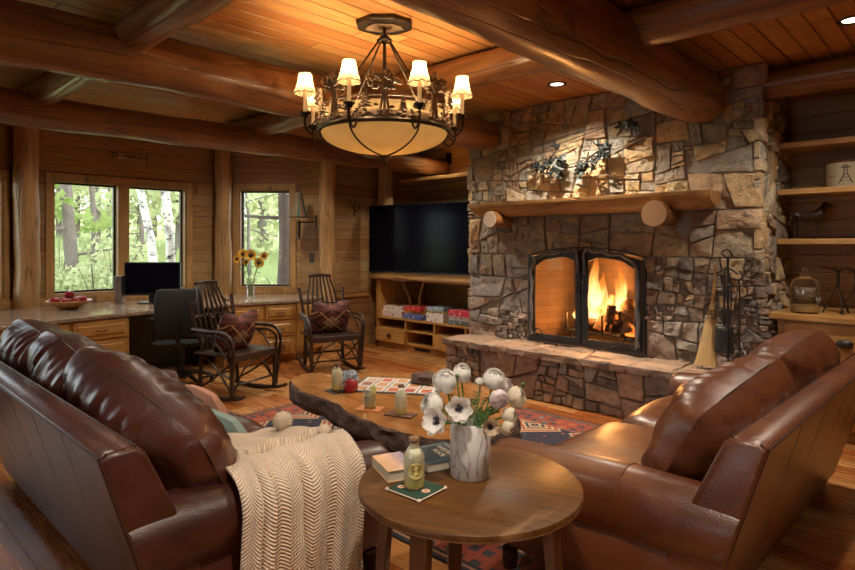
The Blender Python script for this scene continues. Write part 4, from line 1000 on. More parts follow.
b = len(m.v); m.build('bristles', M['straw'], hb)
MB().tube([(.02, .06, .37), (.022, .065, .43), (.026, .075, .50)], [.032, .026, .013], 12).build('binding', M['straw'], hb)
for z in (.385, .415, .445): MB().tube([(.021+.032*cos(a*pi/8), .063+.030*sin(a*pi/8), z) for a in range(16)], .0035, 5, closed=True).build('cord', M['redapple'] if 0 else M['tleg'], hb)
MB().tube([(.026, .075, .49), (.04, .115, .80)], .011, 10).build('handle', M['pinez'], hb)
sv = thing('fireplace_shovel', 'black iron ash shovel hanging next to the straw broom', 'shovel', (-1.47, 4.90, .60))
MB().tube([(0, 0, .20), (0, .01, .62), (.01, .0, .66), (.0, -.012, .64)], .008, 8).build('handle', M['iron'], sv)
m = MB(); m.surf(lambda u, v: ((u-.5)*(.15-.03*v), -.02+.035*abs(2*u-1)**3-.02, v*.20), 9, 7); m.build('blade', M['iron'], sv, solid=.004)
pk = thing('fireplace_poker', 'slim black iron poker hanging at the right of the tool stand', 'poker', (-1.36, 4.90, .54))
MB().tube([(0, 0, .70), (.02, 0, .65), (-.01, 0, .62), (0, 0, .58), (0, 0, .02), (.0, -.0, .0)], .006, 7, k=3).build('shaft', M['iron'], pk); MB().tube([(0, 0, .06), (.025, 0, .03), (.03, 0, .06)], .005, 6, k=3).build('hook', M['iron'], pk)
tg = thing('fireplace_tongs', 'black iron fire tongs hanging in the middle of the tool stand', 'tongs', (-1.42, 4.86, .56))
for s in (-1, 1): MB().tube([(0, 0, .66), (s*.015, 0, .5), (s*.008, 0, .3), (s*.018, 0, .03), (s*.006, 0, 0)], .0055, 6, k=3).build('arm', M['iron'], tg)
MB().ball(0, -.008, .56, .013).build('pivot', M['iron'], tg)
# ------------------------------------------------------------------ desk cabinets along the bay
def panel(name, x0, x1, z0, z1, par, pull=None, grain='x', y=-.02):
    m = MB(); m.bb(x0, x1, y, y+.02, z0, z1); f = .032
    if x1-x0 > .12 and z1-z0 > .09:
        # raised field
        a, b_, c, d = x0+f, x1-f, z0+f, z1-f; q = .014
        m.add([(a, y, c), (b_, y, c), (b_, y, d), (a, y, d), (a+q, y-.012, c+q), (b_-q, y-.012, c+q), (b_-q, y-.012, d-q), (a+q, y-.012, d-q)], [(0, 1, 5, 4), (1, 2, 6, 5), (2, 3, 7, 6), (3, 0, 4, 7), (4, 5, 6, 7)])
    o = m.build(name, M['pine'+grain], par, smooth=False, bevel=.003)
    if pull:
        px_, pz = pull; w_ = .045
        MB().tube([(px_-w_, y-.004, pz), (px_-w_, y-.026, pz), (px_, y-.032, pz-.006), (px_+w_, y-.026, pz), (px_+w_, y-.004, pz)], .0055, 6, k=3).ball(px_-w_, y-.004, pz, .010, .006, .012).ball(px_+w_, y-.004, pz, .010, .006, .012).build('handle', M['bronzed'], o)
    return o
def desk_cab(p0, p1, label, lay, dep=.5, H=.718, name='desk_cabinet'):
    a = Vector((*p0, 0)); b = Vector((*p1, 0)); L = (b-a).length; t = thing(name, label, 'cabinet', a, atan2((b-a).y, (b-a).x))
    m = MB(); m.bb(0, L, 0, dep, .09, H); m.bb(.0, L, .06, dep, 0, .09); m.build('cabinet_body', M['pinez'], t, smooth=False, bevel=.003)
    for nm, z0, z1 in lay: panel(nm, .018, L-.018, z0, z1, t, (L/2, (z0+z1)/2) if nm == 'drawer' else (L-.07, z1-.10), 'x' if nm == 'drawer' else 'z')
    return t
DR3 = [('drawer', .53, .70), ('drawer', .33, .51), ('drawer', .11, .31)]; DD = [('drawer', .55, .70), ('door', .11, .53)]
FR = [(-5.62, .55), (-5.98, 1.22), (-6.13, 1.66), (-6.19, 2.20), (-6.30, 3.28), (-6.21, 3.72), (-6.13, 4.10), (-6.30, 4.64)]
desk_cab(FR[0], FR[1], 'pine desk cabinet under the granite, hidden mostly behind the left sofa, at the left edge', DD)
desk_cab(FR[1], FR[2], 'pine desk cabinet with dark knot, under the bowl of apples', DD)
desk_cab(FR[2], FR[3], 'pine desk drawer unit left of the dark knee space, under the left of the monitor', DR3)
desk_cab(FR[4], FR[5], 'pine desk cabinet with drawer over door, behind the left rocking chair', DD)
desk_cab(FR[5], FR[6], 'pine desk unit of three drawers between the two rocking chairs', DR3)
desk_cab(FR[6], FR[7], 'narrow pine end panel of the desk behind the right rocking chair', [('door', .11, .70)], .3)
m = MB(); fr = [(x+.03, y-.005) for x, y in FR]; back = [(-6.37, 4.68), (-6.76, 4.58), (-7.53, 3.83), (-7.53, 1.52), (-6.9, .84), (-6.86, .5)]
poly = fr+back; m.prism(poly, .72, .76); tag(m.build('granite_desktop', M['granite'], smooth=False, bevel=.008), 'polished brown granite worktop running along the bay windows', 'worktop')
m = MB()
for (p, q) in (((-6.88, .86), (-7.50, 1.50)), ((-7.53, 1.72), (-7.53, 3.70)), ((-7.40, 3.96), (-6.80, 4.55))):
    a, b_ = Vector((*p, 0)), Vector((*q, 0)); m.M = Matrix.Translation(a) @ Rz(atan2((b_-a).y, (b_-a).x)); m.bb(0, (b_-a).length, -.02, .02, .761, .84)
    m.M = Matrix.Identity(4); m.build('trim_%d' % (2+int(p[1])), M['trim'], smooth=False, bevel=.003)['kind'] = 'structure'; m = MB()
kb = thing('knee_space_shade', 'black sheet standing for the shade in the desk knee space behind the office chair', 'panel', (-6.95, 2.75, 0)); MB().bb(-.01, .01, -.62, .62, 0, .715).build('back_panel', M['black'], kb, smooth=False)  # black sheet put in for the shade inside the knee opening
# computer things
mp = onz(152, 299, .76); mp = Vector((-6.93, 2.72, .76)); mo = thing('computer_monitor', 'wide black computer monitor on the granite desk in front of the window', 'monitor', mp, radians(46))
MB().bb(-.315, .315, -.02, .02, .09, .47).build('monitor_case', M['black'], mo, smooth=False, bevel=.006)
MB().bb(-.300, .300, -.0215, -.0205, .115, .455).build('screen', M['screen'], mo, smooth=False)
MB().bb(-.05, .05, .0, .04, .01, .2).bb(-.14, .14, -.09, .09, 0, .014).build('stand', M['black'], mo, smooth=False, bevel=.004)
sp = MB().bb(-.04, .04, -.05, .05, 0, .32).build('computer_speaker', M['chrome'], smooth=False, bevel=.01, loc=(-7.12, 2.43, .761)); sp.rotation_euler = (0, 0, radians(46)); tag(sp, 'slim silver computer case at the left of the monitor', 'computer')
kbd = thing('keyboard', 'black keyboard with white edge on the desk before the monitor', 'keyboard', (-6.66, 2.86, .761), radians(60)); MB().bb(-.22, .22, -.07, .07, 0, .018).build('keyboard_case', M['black'], kbd, smooth=False, bevel=.004)
m = MB()
for r in range(4):
    for c in range(14): m.bb(-.205+c*.0295, -.18+c*.0295, -.058+r*.03, -.034+r*.03, .018, .024)
tag(m.build('keys', plain('grey keys', (.12, .12, .13), .5), kbd, smooth=False), kind='stuff')
tag(MB().ball(0, 0, .026, .026).build('glass_ball', M['glass'], loc=(-6.92, 2.25, .761)), 'small clear glass ball on the granite between apples and monitor', 'paperweight')
# bowl of apples
bp = at(69, 308.9, 6.15); bp.z = .761; bw_ = MB().lathe([(0, .002), (.08, 0), (.09, .008), (.19, .055), (.215, .085), (.211, .09), (.18, .066), (.08, .018), (0, .014)], 36, sx=1, sy=1)
tag(bw_.build('fruit_bowl', M['pinex'], loc=bp), 'shallow wooden bowl of apples on the granite by the left window', 'bowl')
def apple(loc, r, lb, grp=None, stem=True):
    t = thing('apple', lb, 'apple', loc, 0, grp); pr = [(0, .18), (.35, .06), (.7, .18), (.95, .55), (1.02, 1.), (.93, 1.4), (.65, 1.74), (.3, 1.82), (.08, 1.66), (0, 1.6)]
    pr = [(a.x*r, a.y*r) for a in catmull([(x, y, 0) for x, y in pr], 3)]; pr = [(max(0, a), b_) for a, b_ in pr]; MB().lathe(pr, 18).build('fruit_body', M['redapple'], t, ang=180)
    MB().tube([(0, 0, r*1.6), (.003, 0, r*2.0)], .0022, 5).build('stem', M['tleg'], t); return t
for dx, dy, dz, lb in ((-.02, -.115, .03, 'red apple at the left end of the wooden bowl'), (-.05, -.03, .025, 'red apple at the back centre of the wooden bowl'), (.06, -.045, .028, 'red apple at the front of the wooden bowl, left of centre'), (.03, .045, .028, 'red apple at the front of the wooden bowl, right of centre'), (-.03, .115, .03, 'red apple at the right end of the wooden bowl'), (0, 0, .095, 'red apple on top of the others in the wooden bowl')):
    apple((bp.x+dx*1.15, bp.y+dy*1.15, bp.z+dz+.01), .046, lb, 'apples in the wooden bowl')
# sunflowers in a glass vase
vp = onz(249, 297.5, .761); vp = Vector((-6.62, 3.78, .761)); vs_ = thing('glass_vase', 'tall clear glass vase of water holding sunflowers on the granite', 'vase', vp)
MB().lathe([(0, .003), (.04, 0), (.045, .01), (.045, .24), (.048, .25), (.044, .25), (.041, .24), (.041, .02), (0, .016)], 20).build('vase_glass', M['glass'], vs_)
M['stem'] = plain('green stem', (.10, .20, .05), .6); M['leaf'] = plain('flower leaf', (.07, .16, .04), .6, 30, .3, .4)
M['sun'] = plain('yellow petals', (.80, .42, .03), .7, var=.2); M['seedh'] = plain('brown seed head', (.07, .03, .012), .9, 120, .8)
rs_ = random.Random(12)
for i, (px, py, big) in enumerate([(251, 255, 1), (243, 254, .85), (259, 263, .9), (237, 259, .7), (264, 256, .75), (246, 262, .6)]):
    hd = at(px, py, 7.36+.05*(i % 3)); t = thing('sunflower', ['largest open sunflower at the top middle of the glass vase', 'sunflower left of the largest one in the glass vase', 'sunflower hanging lowest at the right of the glass vase', 'half-open sunflower at the far left of the glass vase', 'half-open sunflower at the far right of the glass vase', 'small sunflower low in the middle of the bunch in the glass vase'][i], 'flower', vp, 0, 'sunflowers in the glass vase')
    h = hd-vp; MB().tube([(0.012*(i-2.5), 0, .03), (h.x*.35, h.y*.35, h.z*.55), (h.x*.8, h.y*.8, h.z*.9), h], .004, 6, k=4).build('stem', M['stem'], t)
    nrm = Vector((.62+rs_.uniform(-.25, .25), -.62+rs_.uniform(-.25, .25), .1)).normalized(); q = Vector((0, 0, 1)).rotation_difference(nrm).to_matrix().to_4x4()
    m = MB(); m.M = Matrix.Translation(h) @ q; R_ = .078*big
    for k in range(26):
        A = k*2.4; r0 = R_*.35; r1 = R_*rs_.uniform(.85, 1.1); e = Vector((cos(A), sin(A), 0)); s_ = Vector((-sin(A), cos(A), 0))*R_*.2; zz = rs_.uniform(-.002, .01)*1.5
        m.add([e*r0, e*(r0+r1)/2+s_+Vector((0, 0, zz)), e*r1+Vector((0, 0, zz*1.4)), e*(r0+r1)/2-s_+Vector((0, 0, zz))], [(0, 1, 2, 3)])
    m.build('petals', M['sun'], t, smooth=False)
    m = MB(); m.M = Matrix.Translation(h) @ q; m.ball(0, 0, .004, R_*.42, R_*.42, R_*.18).build('seed_head', M['seedh'], t)
    m = MB()
    for k in range(3):
        A = rs_.uniform(0, 6.3); b_ = h*.75; e = Vector((cos(A), sin(A), -.3)); s_ = Vector((-sin(A), cos(A), 0))*.018; m.add([b_, b_+e*.03+s_, b_+e*.07, b_+e*.03-s_], [(0, 1, 2, 3)])
    m.build('leaves', M['leaf'], t, smooth=False)
# ------------------------------------------------------------------ office chair
oc = thing('office_chair', 'black mesh office swivel chair at the desk knee space', 'chair', (-5.95, 2.62, 0), radians(60))
m = MB(); m.surf(lambda u, v: ((u-.5)*.46*(1-.25*max(0, v-.7)**1*1.5-.15*(1-v)), -.24-.03*(1-(2*u-1)**2)*-1-.05*sin(v*3), .50+v*.50), 14, 14); m.build('backrest', M['blackfab'], oc, solid=.05, sub=1, ang=180)
m = MB(); pillow(m, .50, .48, .10, 4, 14, 5, 0, T(0, .03, .45) @ Rx(radians(90))); m.build('seat', M['blackfab'], oc, ang=180)
MB().tube([(0, -.20, .43), (0, -.29, .46), (0, -.31, .65)], .022, 8, k=3).build('back_support', M['black'], oc)
MB().tube([(0, 0, .10), (0, 0, .42)], .028, 10).tube([(0, 0, .08), (0, 0, .2)], .04, 10).build('gas_column', M['black'], oc)
for k in range(5):
    A = k*2*pi/5+.3; s_ = MB().tube([(0, 0, .13), (cos(A)*.15, sin(A)*.15, .12), (cos(A)*.30, sin(A)*.30, .075)], [.026, .016], 8, k=2).build('base_spoke', M['black'], oc)
    MB().lathe([(.0, -.012), (.026, -.012), (.026, .012), (0, .012)], 12).build('caster', M['black'], s_, loc=(cos(A)*.30, sin(A)*.30, .027)).rotation_euler = (radians(90), 0, A)
for s in (-1, 1): MB().tube([(s*.20, .0, .42), (s*.29, .0, .45), (s*.30, .0, .66), (s*.29, -.05, .68), (s*.28, .16, .68)], .016, 8, k=4).build('armrest', M['black'], oc)
# ------------------------------------------------------------------ hickory rocking chairs
def rocker(loc, rz, label, seed):
    t = thing('rocking_chair', label, 'rocking chair', loc, rz, 'twig rocking chairs'); R = random.Random(seed); K = M['twig']
    def w(pts, r, n=7, k=4): return MB().tube(pts, r, n, k=k, wob=.3, seed=R.uniform(0, 99))
    sh, sw = .40, .27
    for s in (-1, 1):
        w([(s*.25, -.46, .10), (s*.25, -.25, .035), (s*.26, .05, .02), (s*.27, .30, .04), (s*.27, .42, .075)], [.016, .02, .016]).build('rocker_rail', K, t)
        w([(s*.27, .26, .03), (s*.275, .265, .25), (s*.28, .26, .42)], [.021, .019]).build('leg', K, t)
        w([(s*.23, -.20, .03), (s*.225, -.20, .25), (s*.22, -.19, .45)], [.021, .019]).build('leg', K, t)
        w([(s*.20, -.16, .36), (s*.235, -.24, .62), (s*.27, -.33, .92)], [.022, .018]).build('back_post', K, t)
        # hooped arms
        w([(s*.285, .27, .06), (s*.30, .31, .40), (s*.31, .30, .56), (s*.31, .20, .63), (s*.30, .0, .635), (s*.27, -.26, .635)], [.017, .015], k=5).build('arm_hoop', K, t)
        w([(s*.30, .245, .38), (s*.31, .25, .52), (s*.30, .16, .585), (s*.29, -.02, .585), (s*.27, -.24, .58)], [.013, .012], k=5).build('arm_hoop', K, t)
        w([(s*.29, .20, .40), (s*.30, .10, .52), (s*.29, -.02, .60)], .009).build('arm_brace', K, t)
        w([(s*.28, .26, .10), (s*.27, .05, .30), (s*.23, -.18, .40)], .010).build('side_brace', K, t)
        w([(s*.27, .26, .36), (s*.26, .02, .20), (s*.24, -.20, .08)], .010).build('side_brace', K, t)
        w([(s*.27, .27, .06), (s*.16, .28, .27), (s*.02, .28, .355)], .009).build('front_brace', K, t)
    w([(-.27, .27, .16), (.27, .27, .15)], .011, k=0).build('stretcher', K, t); w([(-.23, -.20, .17), (.23, -.20, .17)], .012, k=0).build('stretcher', K, t)
    m = MB(); m.bb(-.30, .30, .245, .29, .36, .425); m.build('seat_apron', K, t, smooth=False, bevel=.008)
    m = MB()
    for i in range(9): x = -.255+i*.0635; m.bb(x-.028, x+.028, -.22, .25, .405, .425)
    m.build('seat', K, t, smooth=False, bevel=.004)
    w([(-.20, -.165, .42), (0, -.175, .42), (.20, -.165, .42)], .014).build('back_rail', K, t); w([(-.25, -.27, .74), (0, -.28, .745), (.25, -.27, .74)], .012).build('back_rail', K, t)
    w([(-.27, -.30, .86), (-.17, -.32, .88), (-.12, -.37, 1.0)], .009).build('back_wing', K, t); w([(.27, -.30, .86), (.17, -.32, .88), (.12, -.37, 1.0)], .009).build('back_wing', K, t)
    for i in range(7):
        a = (i-3)/3; MB().tube([(a*.16, -.165, .41), (a*.18, -.27, .74), (a*.115, -.385, 1.05)], [.016, .014], 6, k=3, flat=.8).build('back_slat', K, t)
    MB().tube([(-.135, -.388, 1.05), (0, -.392, 1.065), (.135, -.388, 1.05)], .018, 7, k=3).build('top_rail', K, t)
    return t
rocker((-5.261, 2.828, .0), radians(-75), 'dark twig rocking chair with patterned pillow, nearer the office chair', 4)
rocker((-5.453, 4.109, .0), radians(-110), 'dark twig rocking chair with patterned pillow, nearer the television', 5)
def mk_kilim():
    b = NB('kilim fabric'); tc = b.n('TexCoord').outputs['Object']; s = b.n('SeparateXYZ', {0: tc}); ax_ = b.math('ABSOLUTE', s.outputs[0]); az_ = b.math('ABSOLUTE', b.math('ADD', s.outputs[2], .03))
    d = b.math('ADD', b.math('MULTIPLY', ax_, .9), b.math('MULTIPLY', az_, 1.25)); q = b.math('FRACT', b.math('MULTIPLY', b.math('FLOOR', b.math('MULTIPLY', d, 42.)), .29))
    c = b.n('ValToRGB', {0: q}); e = c.color_ramp.elements; c.color_ramp.interpolation = 'CONSTANT'
    for i, (p, cc) in enumerate([(0, (.045, .022, .02)), (.35, (.15, .04, .028)), (.60, (.07, .03, .025)), (.82, (.22, .085, .05))]):
        if i > 1: e.new(.5)
        e[i].position = p; e[i].color = (*cc, 1)
    line = b.math('LESS_THAN', b.math('ABSOLUTE', b.math('SUBTRACT', b.math('PINGPONG', b.math('ADD', b.math('MULTIPLY', ax_, 1.), 0.), .16), b.math('MULTIPLY', b.math('ABSOLUTE', b.math('SUBTRACT', az_, .0)), 1.15))), .011)
    chk = b.n('TexChecker', {'Vector': tc, 'Scale': 55.}).outputs[1]; core = b.math('MULTIPLY', b.math('LESS_THAN', d, .10), chk)
    col = b.mix(line, c.outputs[0], (.50, .36, .20, 1)); col = b.mix(core, col, (.45, .33, .2, 1))
    top = b.math('GREATER_THAN', s.outputs[2], .10); st = b.math('FRACT', b.math('MULTIPLY', s.outputs[2], 22.)); tcx = b.mix(b.math('GREATER_THAN', st, .5), (.10, .05, .055, 1), (.18, .07, .06, 1)); col = b.mix(top, col, tcx)
    return b.bsdf(col, .95, b.bump(b.noise(b.coord(), 240, 2), .4, .003))
M['kilim'] = mk_kilim()
def kilim_pillow(loc, rz, lb, seed, karate):
    m = MB(); pillow(m, .46, .42, .17, 2.4, 26, seed, .004)
    m.v = [(x, y, z-karate*max(0, z)/.22*max(0, 1-abs(x)/.15)) for x, y, z in m.v]
    o = m.build('throw_pillow', M['kilim'], ang=180, loc=loc); o.rotation_euler = (radians(20), 0, rz); tag(o, lb, 'pillow', 'kilim pillows on the rocking chairs'); return o
def on(loc, rz, v): return Matrix.Translation(loc) @ Rz(rz) @ Vector(v)
kilim_pillow(on((-5.261, 2.828, 0), radians(-75), (0, .03, .61)), radians(105), 'rust and brown kilim pillow on the rocking chair nearer the office chair', 4, .09)
kilim_pillow(on((-5.453, 4.109, 0), radians(-110), (0, .03, .61)), radians(70), 'rust and brown kilim pillow on the rocking chair nearer the television', 9, .09)
# ------------------------------------------------------------------ television and its wall unit
tv = thing('television', 'large black flat television mounted above the game shelf', 'television', (-5.42, 5.47, 1.05), radians(8.6))
def ctr(): return (at(369, 243, 8.22)+at(471, 243, 7.26))/2
c = ctr(); e = at(471, 243, 7.26)-at(369, 243, 8.22); tv.location = (c.x, c.y, 1.045); tv.rotation_euler = (0, 0, atan2(e.y, e.x)); TWd = e.length
MB().bb(-TWd/2, TWd/2, 0, .04, 0, .925).build('tv_case', M['black'], tv, smooth=False, bevel=.004)
MB().bb(-TWd/2+.012, TWd/2-.012, -.003, -.001, .022, .913).build('screen', M['screen'], tv, smooth=False)
MB().bb(-.25, .25, .04, .07, .3, .6).tube([(0, .07, .45), (.1, .3, .45), (0, .92, .45)], .025, 8).build('wall_arm', M['black'], tv, smooth=False)
TX0, TX1, TY = -6.22, -4.20, 5.50
tu = thing('television_cabinet', 'low pine media cabinet with open cubbies beneath the television', 'cabinet', (TX0, TY, 0))
def plank(x0, x1, y0, y1, z0, z1, nm, par, g_='x'): return MB().bb(x0, x1, y0, y1, z0, z1).build(nm, M['pine'+g_], par, smooth=False, bevel=.003)
plank(0, TX1-TX0, 0, .55, .405, .43, 'top', tu); plank(0, TX1-TX0, .02, .55, .08, .105, 'bottom_panel', tu); plank(0, TX1-TX0, .05, .55, 0, .08, 'plinth', tu); plank(0, TX1-TX0, .53, .55, .105, .405, 'back_panel', tu)
for x in (0, .57, 1.10, 1.62): plank(x, x+.025, .005, .53, .105, .405, 'divider', tu, 'z')
for x0, x1 in ((.025, .57), (.595, 1.10), (1.125, 1.62)): plank(x0, x1, .01, .53, .262, .282, 'shelf', tu)
d = plank(.01, .585, -.02, .0, .09, .272, 'drawer', tu); MB().ball(.30, -.035, .185, .04, .018, .028, 10, 6).build('knob', M['bronzed'], d)
d = plank(1.11, 1.65, -.02, .0, .09, .272, 'drawer', tu); MB().ball(1.38, -.035, .185, .04, .018, .028, 10, 6).build('knob', M['bronzed'], d)
MB().bb(.72, 1.0, .045, .048, .02, .06).build('vent_grille', M['black'], tu, smooth=False)
su = thing('shelf_surround', 'pine surround and thick live-edge shelf log over the game shelf', 'shelf', (TX0, TY, .432))
plank(0, .09, 0, .98, 0, .50, 'side_post', su, 'z')
m = MB()
def slabf(u, v):
    x = -.06+u*2.06; A = 2*pi*v; q = noise.noise(Vector((x*3, 1, 0)))*.02; z = .545+.045*(1 if sin(A) > 0 else -1)*abs(sin(A))**.5+(q*(sin(A) < 0)); y = .42+.50*(1 if cos(A) > 0 else -1)*abs(cos(A))**.3
    return (x, y-q, z)
m.surf(slabf, 40, 20, cv=True); m.v += []; nn = 20; m.f += [tuple(range(nn)), tuple(range(39*nn, 40*nn))[::-1]]; m.m += [0, 0]; m.build('shelf_slab', M['mantle'], su, ang=60)
for x in (.42, .62): MB().tube([(x, .3, 0), (x-.03, .28, .25), (x+.12*(x-.5)*10-.06, .25, .50)], [.028, .018], 8, k=3, wob=.3, seed=x*9).build('branch_support', M['postz'], su)
plank(.09, 2.0, .94, .97, 0, .50, 'back_panel', su)
ns = MB().bb(-6.20, -4.2, 5.95, 6.45, 2.33, 2.375).build('wall_shelf', M['pinex'], smooth=False, bevel=.004); tag(ns, 'long empty pine shelf high on the wall above the television', 'shelf')
nv = MB().bb(-5.78, -5.68, 6.485, 6.499, 2.62, 2.78).build('wall_vent', M['black'], smooth=False, bevel=.003); tag(nv, 'small dark square vent on the wall above the shelf over the television', 'vent')
# board games: stacks of boxes
def box_mat(n, side, acc, k):
    b = NB(n); c = b.coord('Object', (1, 1, 1)); v = b.n('TexVoronoi', {'Vector': c, 'Scale': k, 'Randomness': .8}, distance='CHEBYCHEV'); f = b.ramp(v.outputs['Distance'], [(.22, 1.), (.26, 0.)])
    s = b.n('SeparateXYZ', {0: c}).outputs[2]; return b.bsdf(b.mix(f, side, acc), .4)
games = [(-5.93, 0, .40, .085, (.72, .66, .62), (.55, .05, .04), 'wide white game box with red spots, bottom of the left stack'), (-5.97, 1, .32, .06, (.75, .70, .62), (.60, .10, .08), 'cream and red game box on top of the left stack'),
         (-5.53, 0, .36, .075, (.10, .16, .42), (.7, .7, .75), 'blue game box at the bottom of the second stack from the left'), (-5.53, 1, .34, .04, (.75, .30, .05), (.8, .7, .3), 'thin orange game box in the middle of the second stack'), (-5.53, 2, .33, .06, (.55, .04, .05), (.8, .6, .3), 'red game box on top of the second stack from the left'),
         (-5.12, 0, .30, .115, (.78, .76, .74), (.45, .06, .10), 'tall white game box with a red figure, third stack from the left'), (-5.12, 1, .30, .03, (.75, .66, .22), (.8, .8, .8), 'thin yellow game box in the third stack from the left'), (-5.12, 2, .29, .045, (.30, .42, .55), (.75, .8, .8), 'pale blue game box on top of the third stack'),
         (-4.72, 0, .36, .05, (.12, .15, .14), (.6, .6, .6), 'dark game box at the bottom of the stack by the chimney'), (-4.72, 1, .36, .06, (.78, .72, .70), (.5, .1, .3), 'white game box in the middle of the stack by the chimney'), (-4.72, 2, .35, .07, (.62, .04, .08), (.85, .75, .7), 'red game box on top of the stack by the chimney')]
zt = {}
for x, k, w_, h, sc_, ac, lb in games:
    z = zt.get(x if k == 0 else round(x, 1), None); key = round(x*2)/2 if False else games.index((x, k, w_, h, sc_, ac, lb)); 
    if k == 0: zc = .432
    g_ = thing('board_game_box', lb, 'game box', (x, 5.53+.03*(k % 2), zc), radians(random.Random(k+int(-x*10)).uniform(-4, 4)), 'board games under the television')
    MB().bb(-w_/2, w_/2, .0, .27, 0, h*.42).build('box_base', box_mat('game side', sc_, ac, 28), g_, smooth=False, bevel=.002)
    MB().bb(-w_/2-.002, w_/2+.002, -.002, .272, h*.30, h-.001).build('box_lid', box_mat('game lid', sc_, ac, 20), g_, smooth=False, bevel=.002); zc += h
# ------------------------------------------------------------------ wall lamp, horseshoes, outlet, branding irons
sl = at(299, 218, 7.70); sc_ = thing('wall_sconce', 'swing-arm wall lamp with green and tan fringed shade right of the narrow window', 'wall lamp', (sl.x, sl.y, sl.z))
def mk_ss():
    b = NB('striped sconce shade'); u = b.n('SeparateXYZ', {0: b.n('TexCoord').outputs['UV']}).outputs[0]; f = b.math('FRACT', b.math('MULTIPLY', u, 6.)); c = b.n('ValToRGB', {0: f}); e = c.color_ramp.elements; c.color_ramp.interpolation = 'CONSTANT'
    for i, (p, cc) in enumerate([(0, (.05, .12, .09)), (.35, (.26, .20, .11)), (.42, (.20, .11, .06)), (.92, (.26, .20, .11))]):
        if i > 1: e.new(.5)
        e[i].position = p; e[i].color = (*cc, 1)
    return b.bsdf(c.outputs[0], .9)
m = MB(); m.surf(lambda u, v: ((.04+.085*(1-v)**1.5)*cos(2*pi*u+.2), (.04+.085*(1-v)**1.5)*sin(2*pi*u+.2), v*.33), 36, 10, cu=True); so = m.build('lamp_shade', mk_ss(), sc_, ang=180, solid=.003)
m = MB()
for k in range(40): A = k*2*pi/40; m.ball(.125*cos(A), .125*sin(A), -.018, .006, .006, .018, 5, 4)
m.build('fringe', M['straw'], so)
MB().tube([(0, 0, .36), (0, 0, -.02), (0, 0, -.06)], .009, 8).lathe([(0, -.28), (.02, -.275), (.014, -.25), (.026, -.2), (.018, -.12), (.026, -.05), (0, -.04)], 12).build('lamp_stem', M['bronzed'], sc_)
q = Vector((-6.415, 4.62, 0))-Vector((sl.x, sl.y, 0)); MB().tube([(0, 0, -.05), (q.x*.5, q.y*.5, -.055), (q.x, q.y, -.05)], .010, 8).tube([(q.x, q.y, .04), (q.x, q.y, -.12)], .016, 8).build('swing_arm', M['bronzed'], sc_)
hs = thing('horseshoe', 'pair of linked rusty horseshoes hanging on the wall left of the television', 'horseshoes', onx(354, 205, -6.395))
for dy, dz, r in ((-.035, .04, .055), (.03, -.02, .055)):
    MB().tube([(0.012, dy+r*sin(a), dz-r*1.15*cos(a)) for a in [radians(-140+i*14) for i in range(21)]], .008, 6, flat=.6).build('shoe', M['twig'], hs)
MB().tube([(.012, 0, -.08), (.012, -.02, -.12), (.012, .015, -.16), (.012, 0, -.09)], .004, 6, k=3).build('hanging_loop', M['twig'], hs)
ol = MB().bb(0, .006, -.04, .04, -.06, .06).build('wall_outlet', M['bronzed'], smooth=False, bevel=.002, loc=at(312, 258, 7.62)); ol.rotation_euler = (0, 0, radians(-77)); tag(ol, 'dark metal outlet plate on the wall under the wall lamp', 'outlet')
sg = thing('branding_iron_sign', 'small wooden plaque with black branding irons above the double window', 'wall decor', onx(129, 157, -7.545)); 
MB().bb(0, .015, -.21, .21, -.035, .035).build('plaque', M['postz'], sg, smooth=False, bevel=.003)
MB().tube([(.025, -.17, .005), (.025, .20, -.01)], .006, 6).build('iron_rod', M['iron'], sg); MB().tube([(.025, -.17-.03*cos(a*pi/6), .005+.03*sin(a*pi/6)) for a in range(12)], .006, 6, closed=True).build('iron_ring', M['iron'], sg)
MB().tube([(.028, -.03, .02), (.028, -.01, -.02), (.028, .01, .02), (.028, .03, -.02), (.028, .05, .02), (.028, .08, .02)], .005, 6).build('iron_letters', M['iron'], sg); MB().tube([(.025, .20, .04), (.025, .20, -.05)], .008, 6).build('iron_bar', M['iron'], sg)
# ------------------------------------------------------------------ built-in shelves right of the chimney
for z, lb in ((2.225, 'top pine wall shelf right of the chimney, nothing standing on it'), (1.845, 'pine wall shelf right of the chimney carrying the round canister'), (1.44, 'lowest pine wall shelf right of the chimney, carrying the dark sheep figurine')):
    tag(MB().bb(CXR+.03, 2.45, 5.50, 5.94, z, z+.045).build('wall_shelf', M['pinex'], smooth=False, bevel=.004), lb, 'shelf')
bc = thing('built_in_cabinet', 'pine built-in drawer cabinet with dark iron knobs behind the right sofa', 'cabinet', (-1.16, 5.13, 0))
m = MB(); m.bb(0, 3.2, .02, .80, .10, .87); m.bb(0, 3.2, .08, .80, 0, .10); m.build('cabinet_body', M['pinez'], bc, smooth=False, bevel=.003)
plank(-.08, 3.22, -.03, .81, .87, .91, 'counter_top', bc)
for i in range(4):
    x0 = .05+i*.8
    d = plank(x0, x0+.76, 0, .02, .58, .85, 'drawer', bc); MB().ball(x0+.38, -.02, .725, .055, .022, .03, 12, 8, fn=lambda d_: 1+.3*noise.noise(d_*4)).build('knob', M['iron'], d)
    d = panel('door', x0, x0+.37, .13, .55, bc, None, 'z', 0); d2 = panel('door', x0+.39, x0+.76, .13, .55, bc, None, 'z', 0)
    for dd, xx in ((d, x0+.34), (d2, x0+.42)): MB().ball(xx, -.012, .48, .018, .014, .018).build('knob', M['iron'], dd)
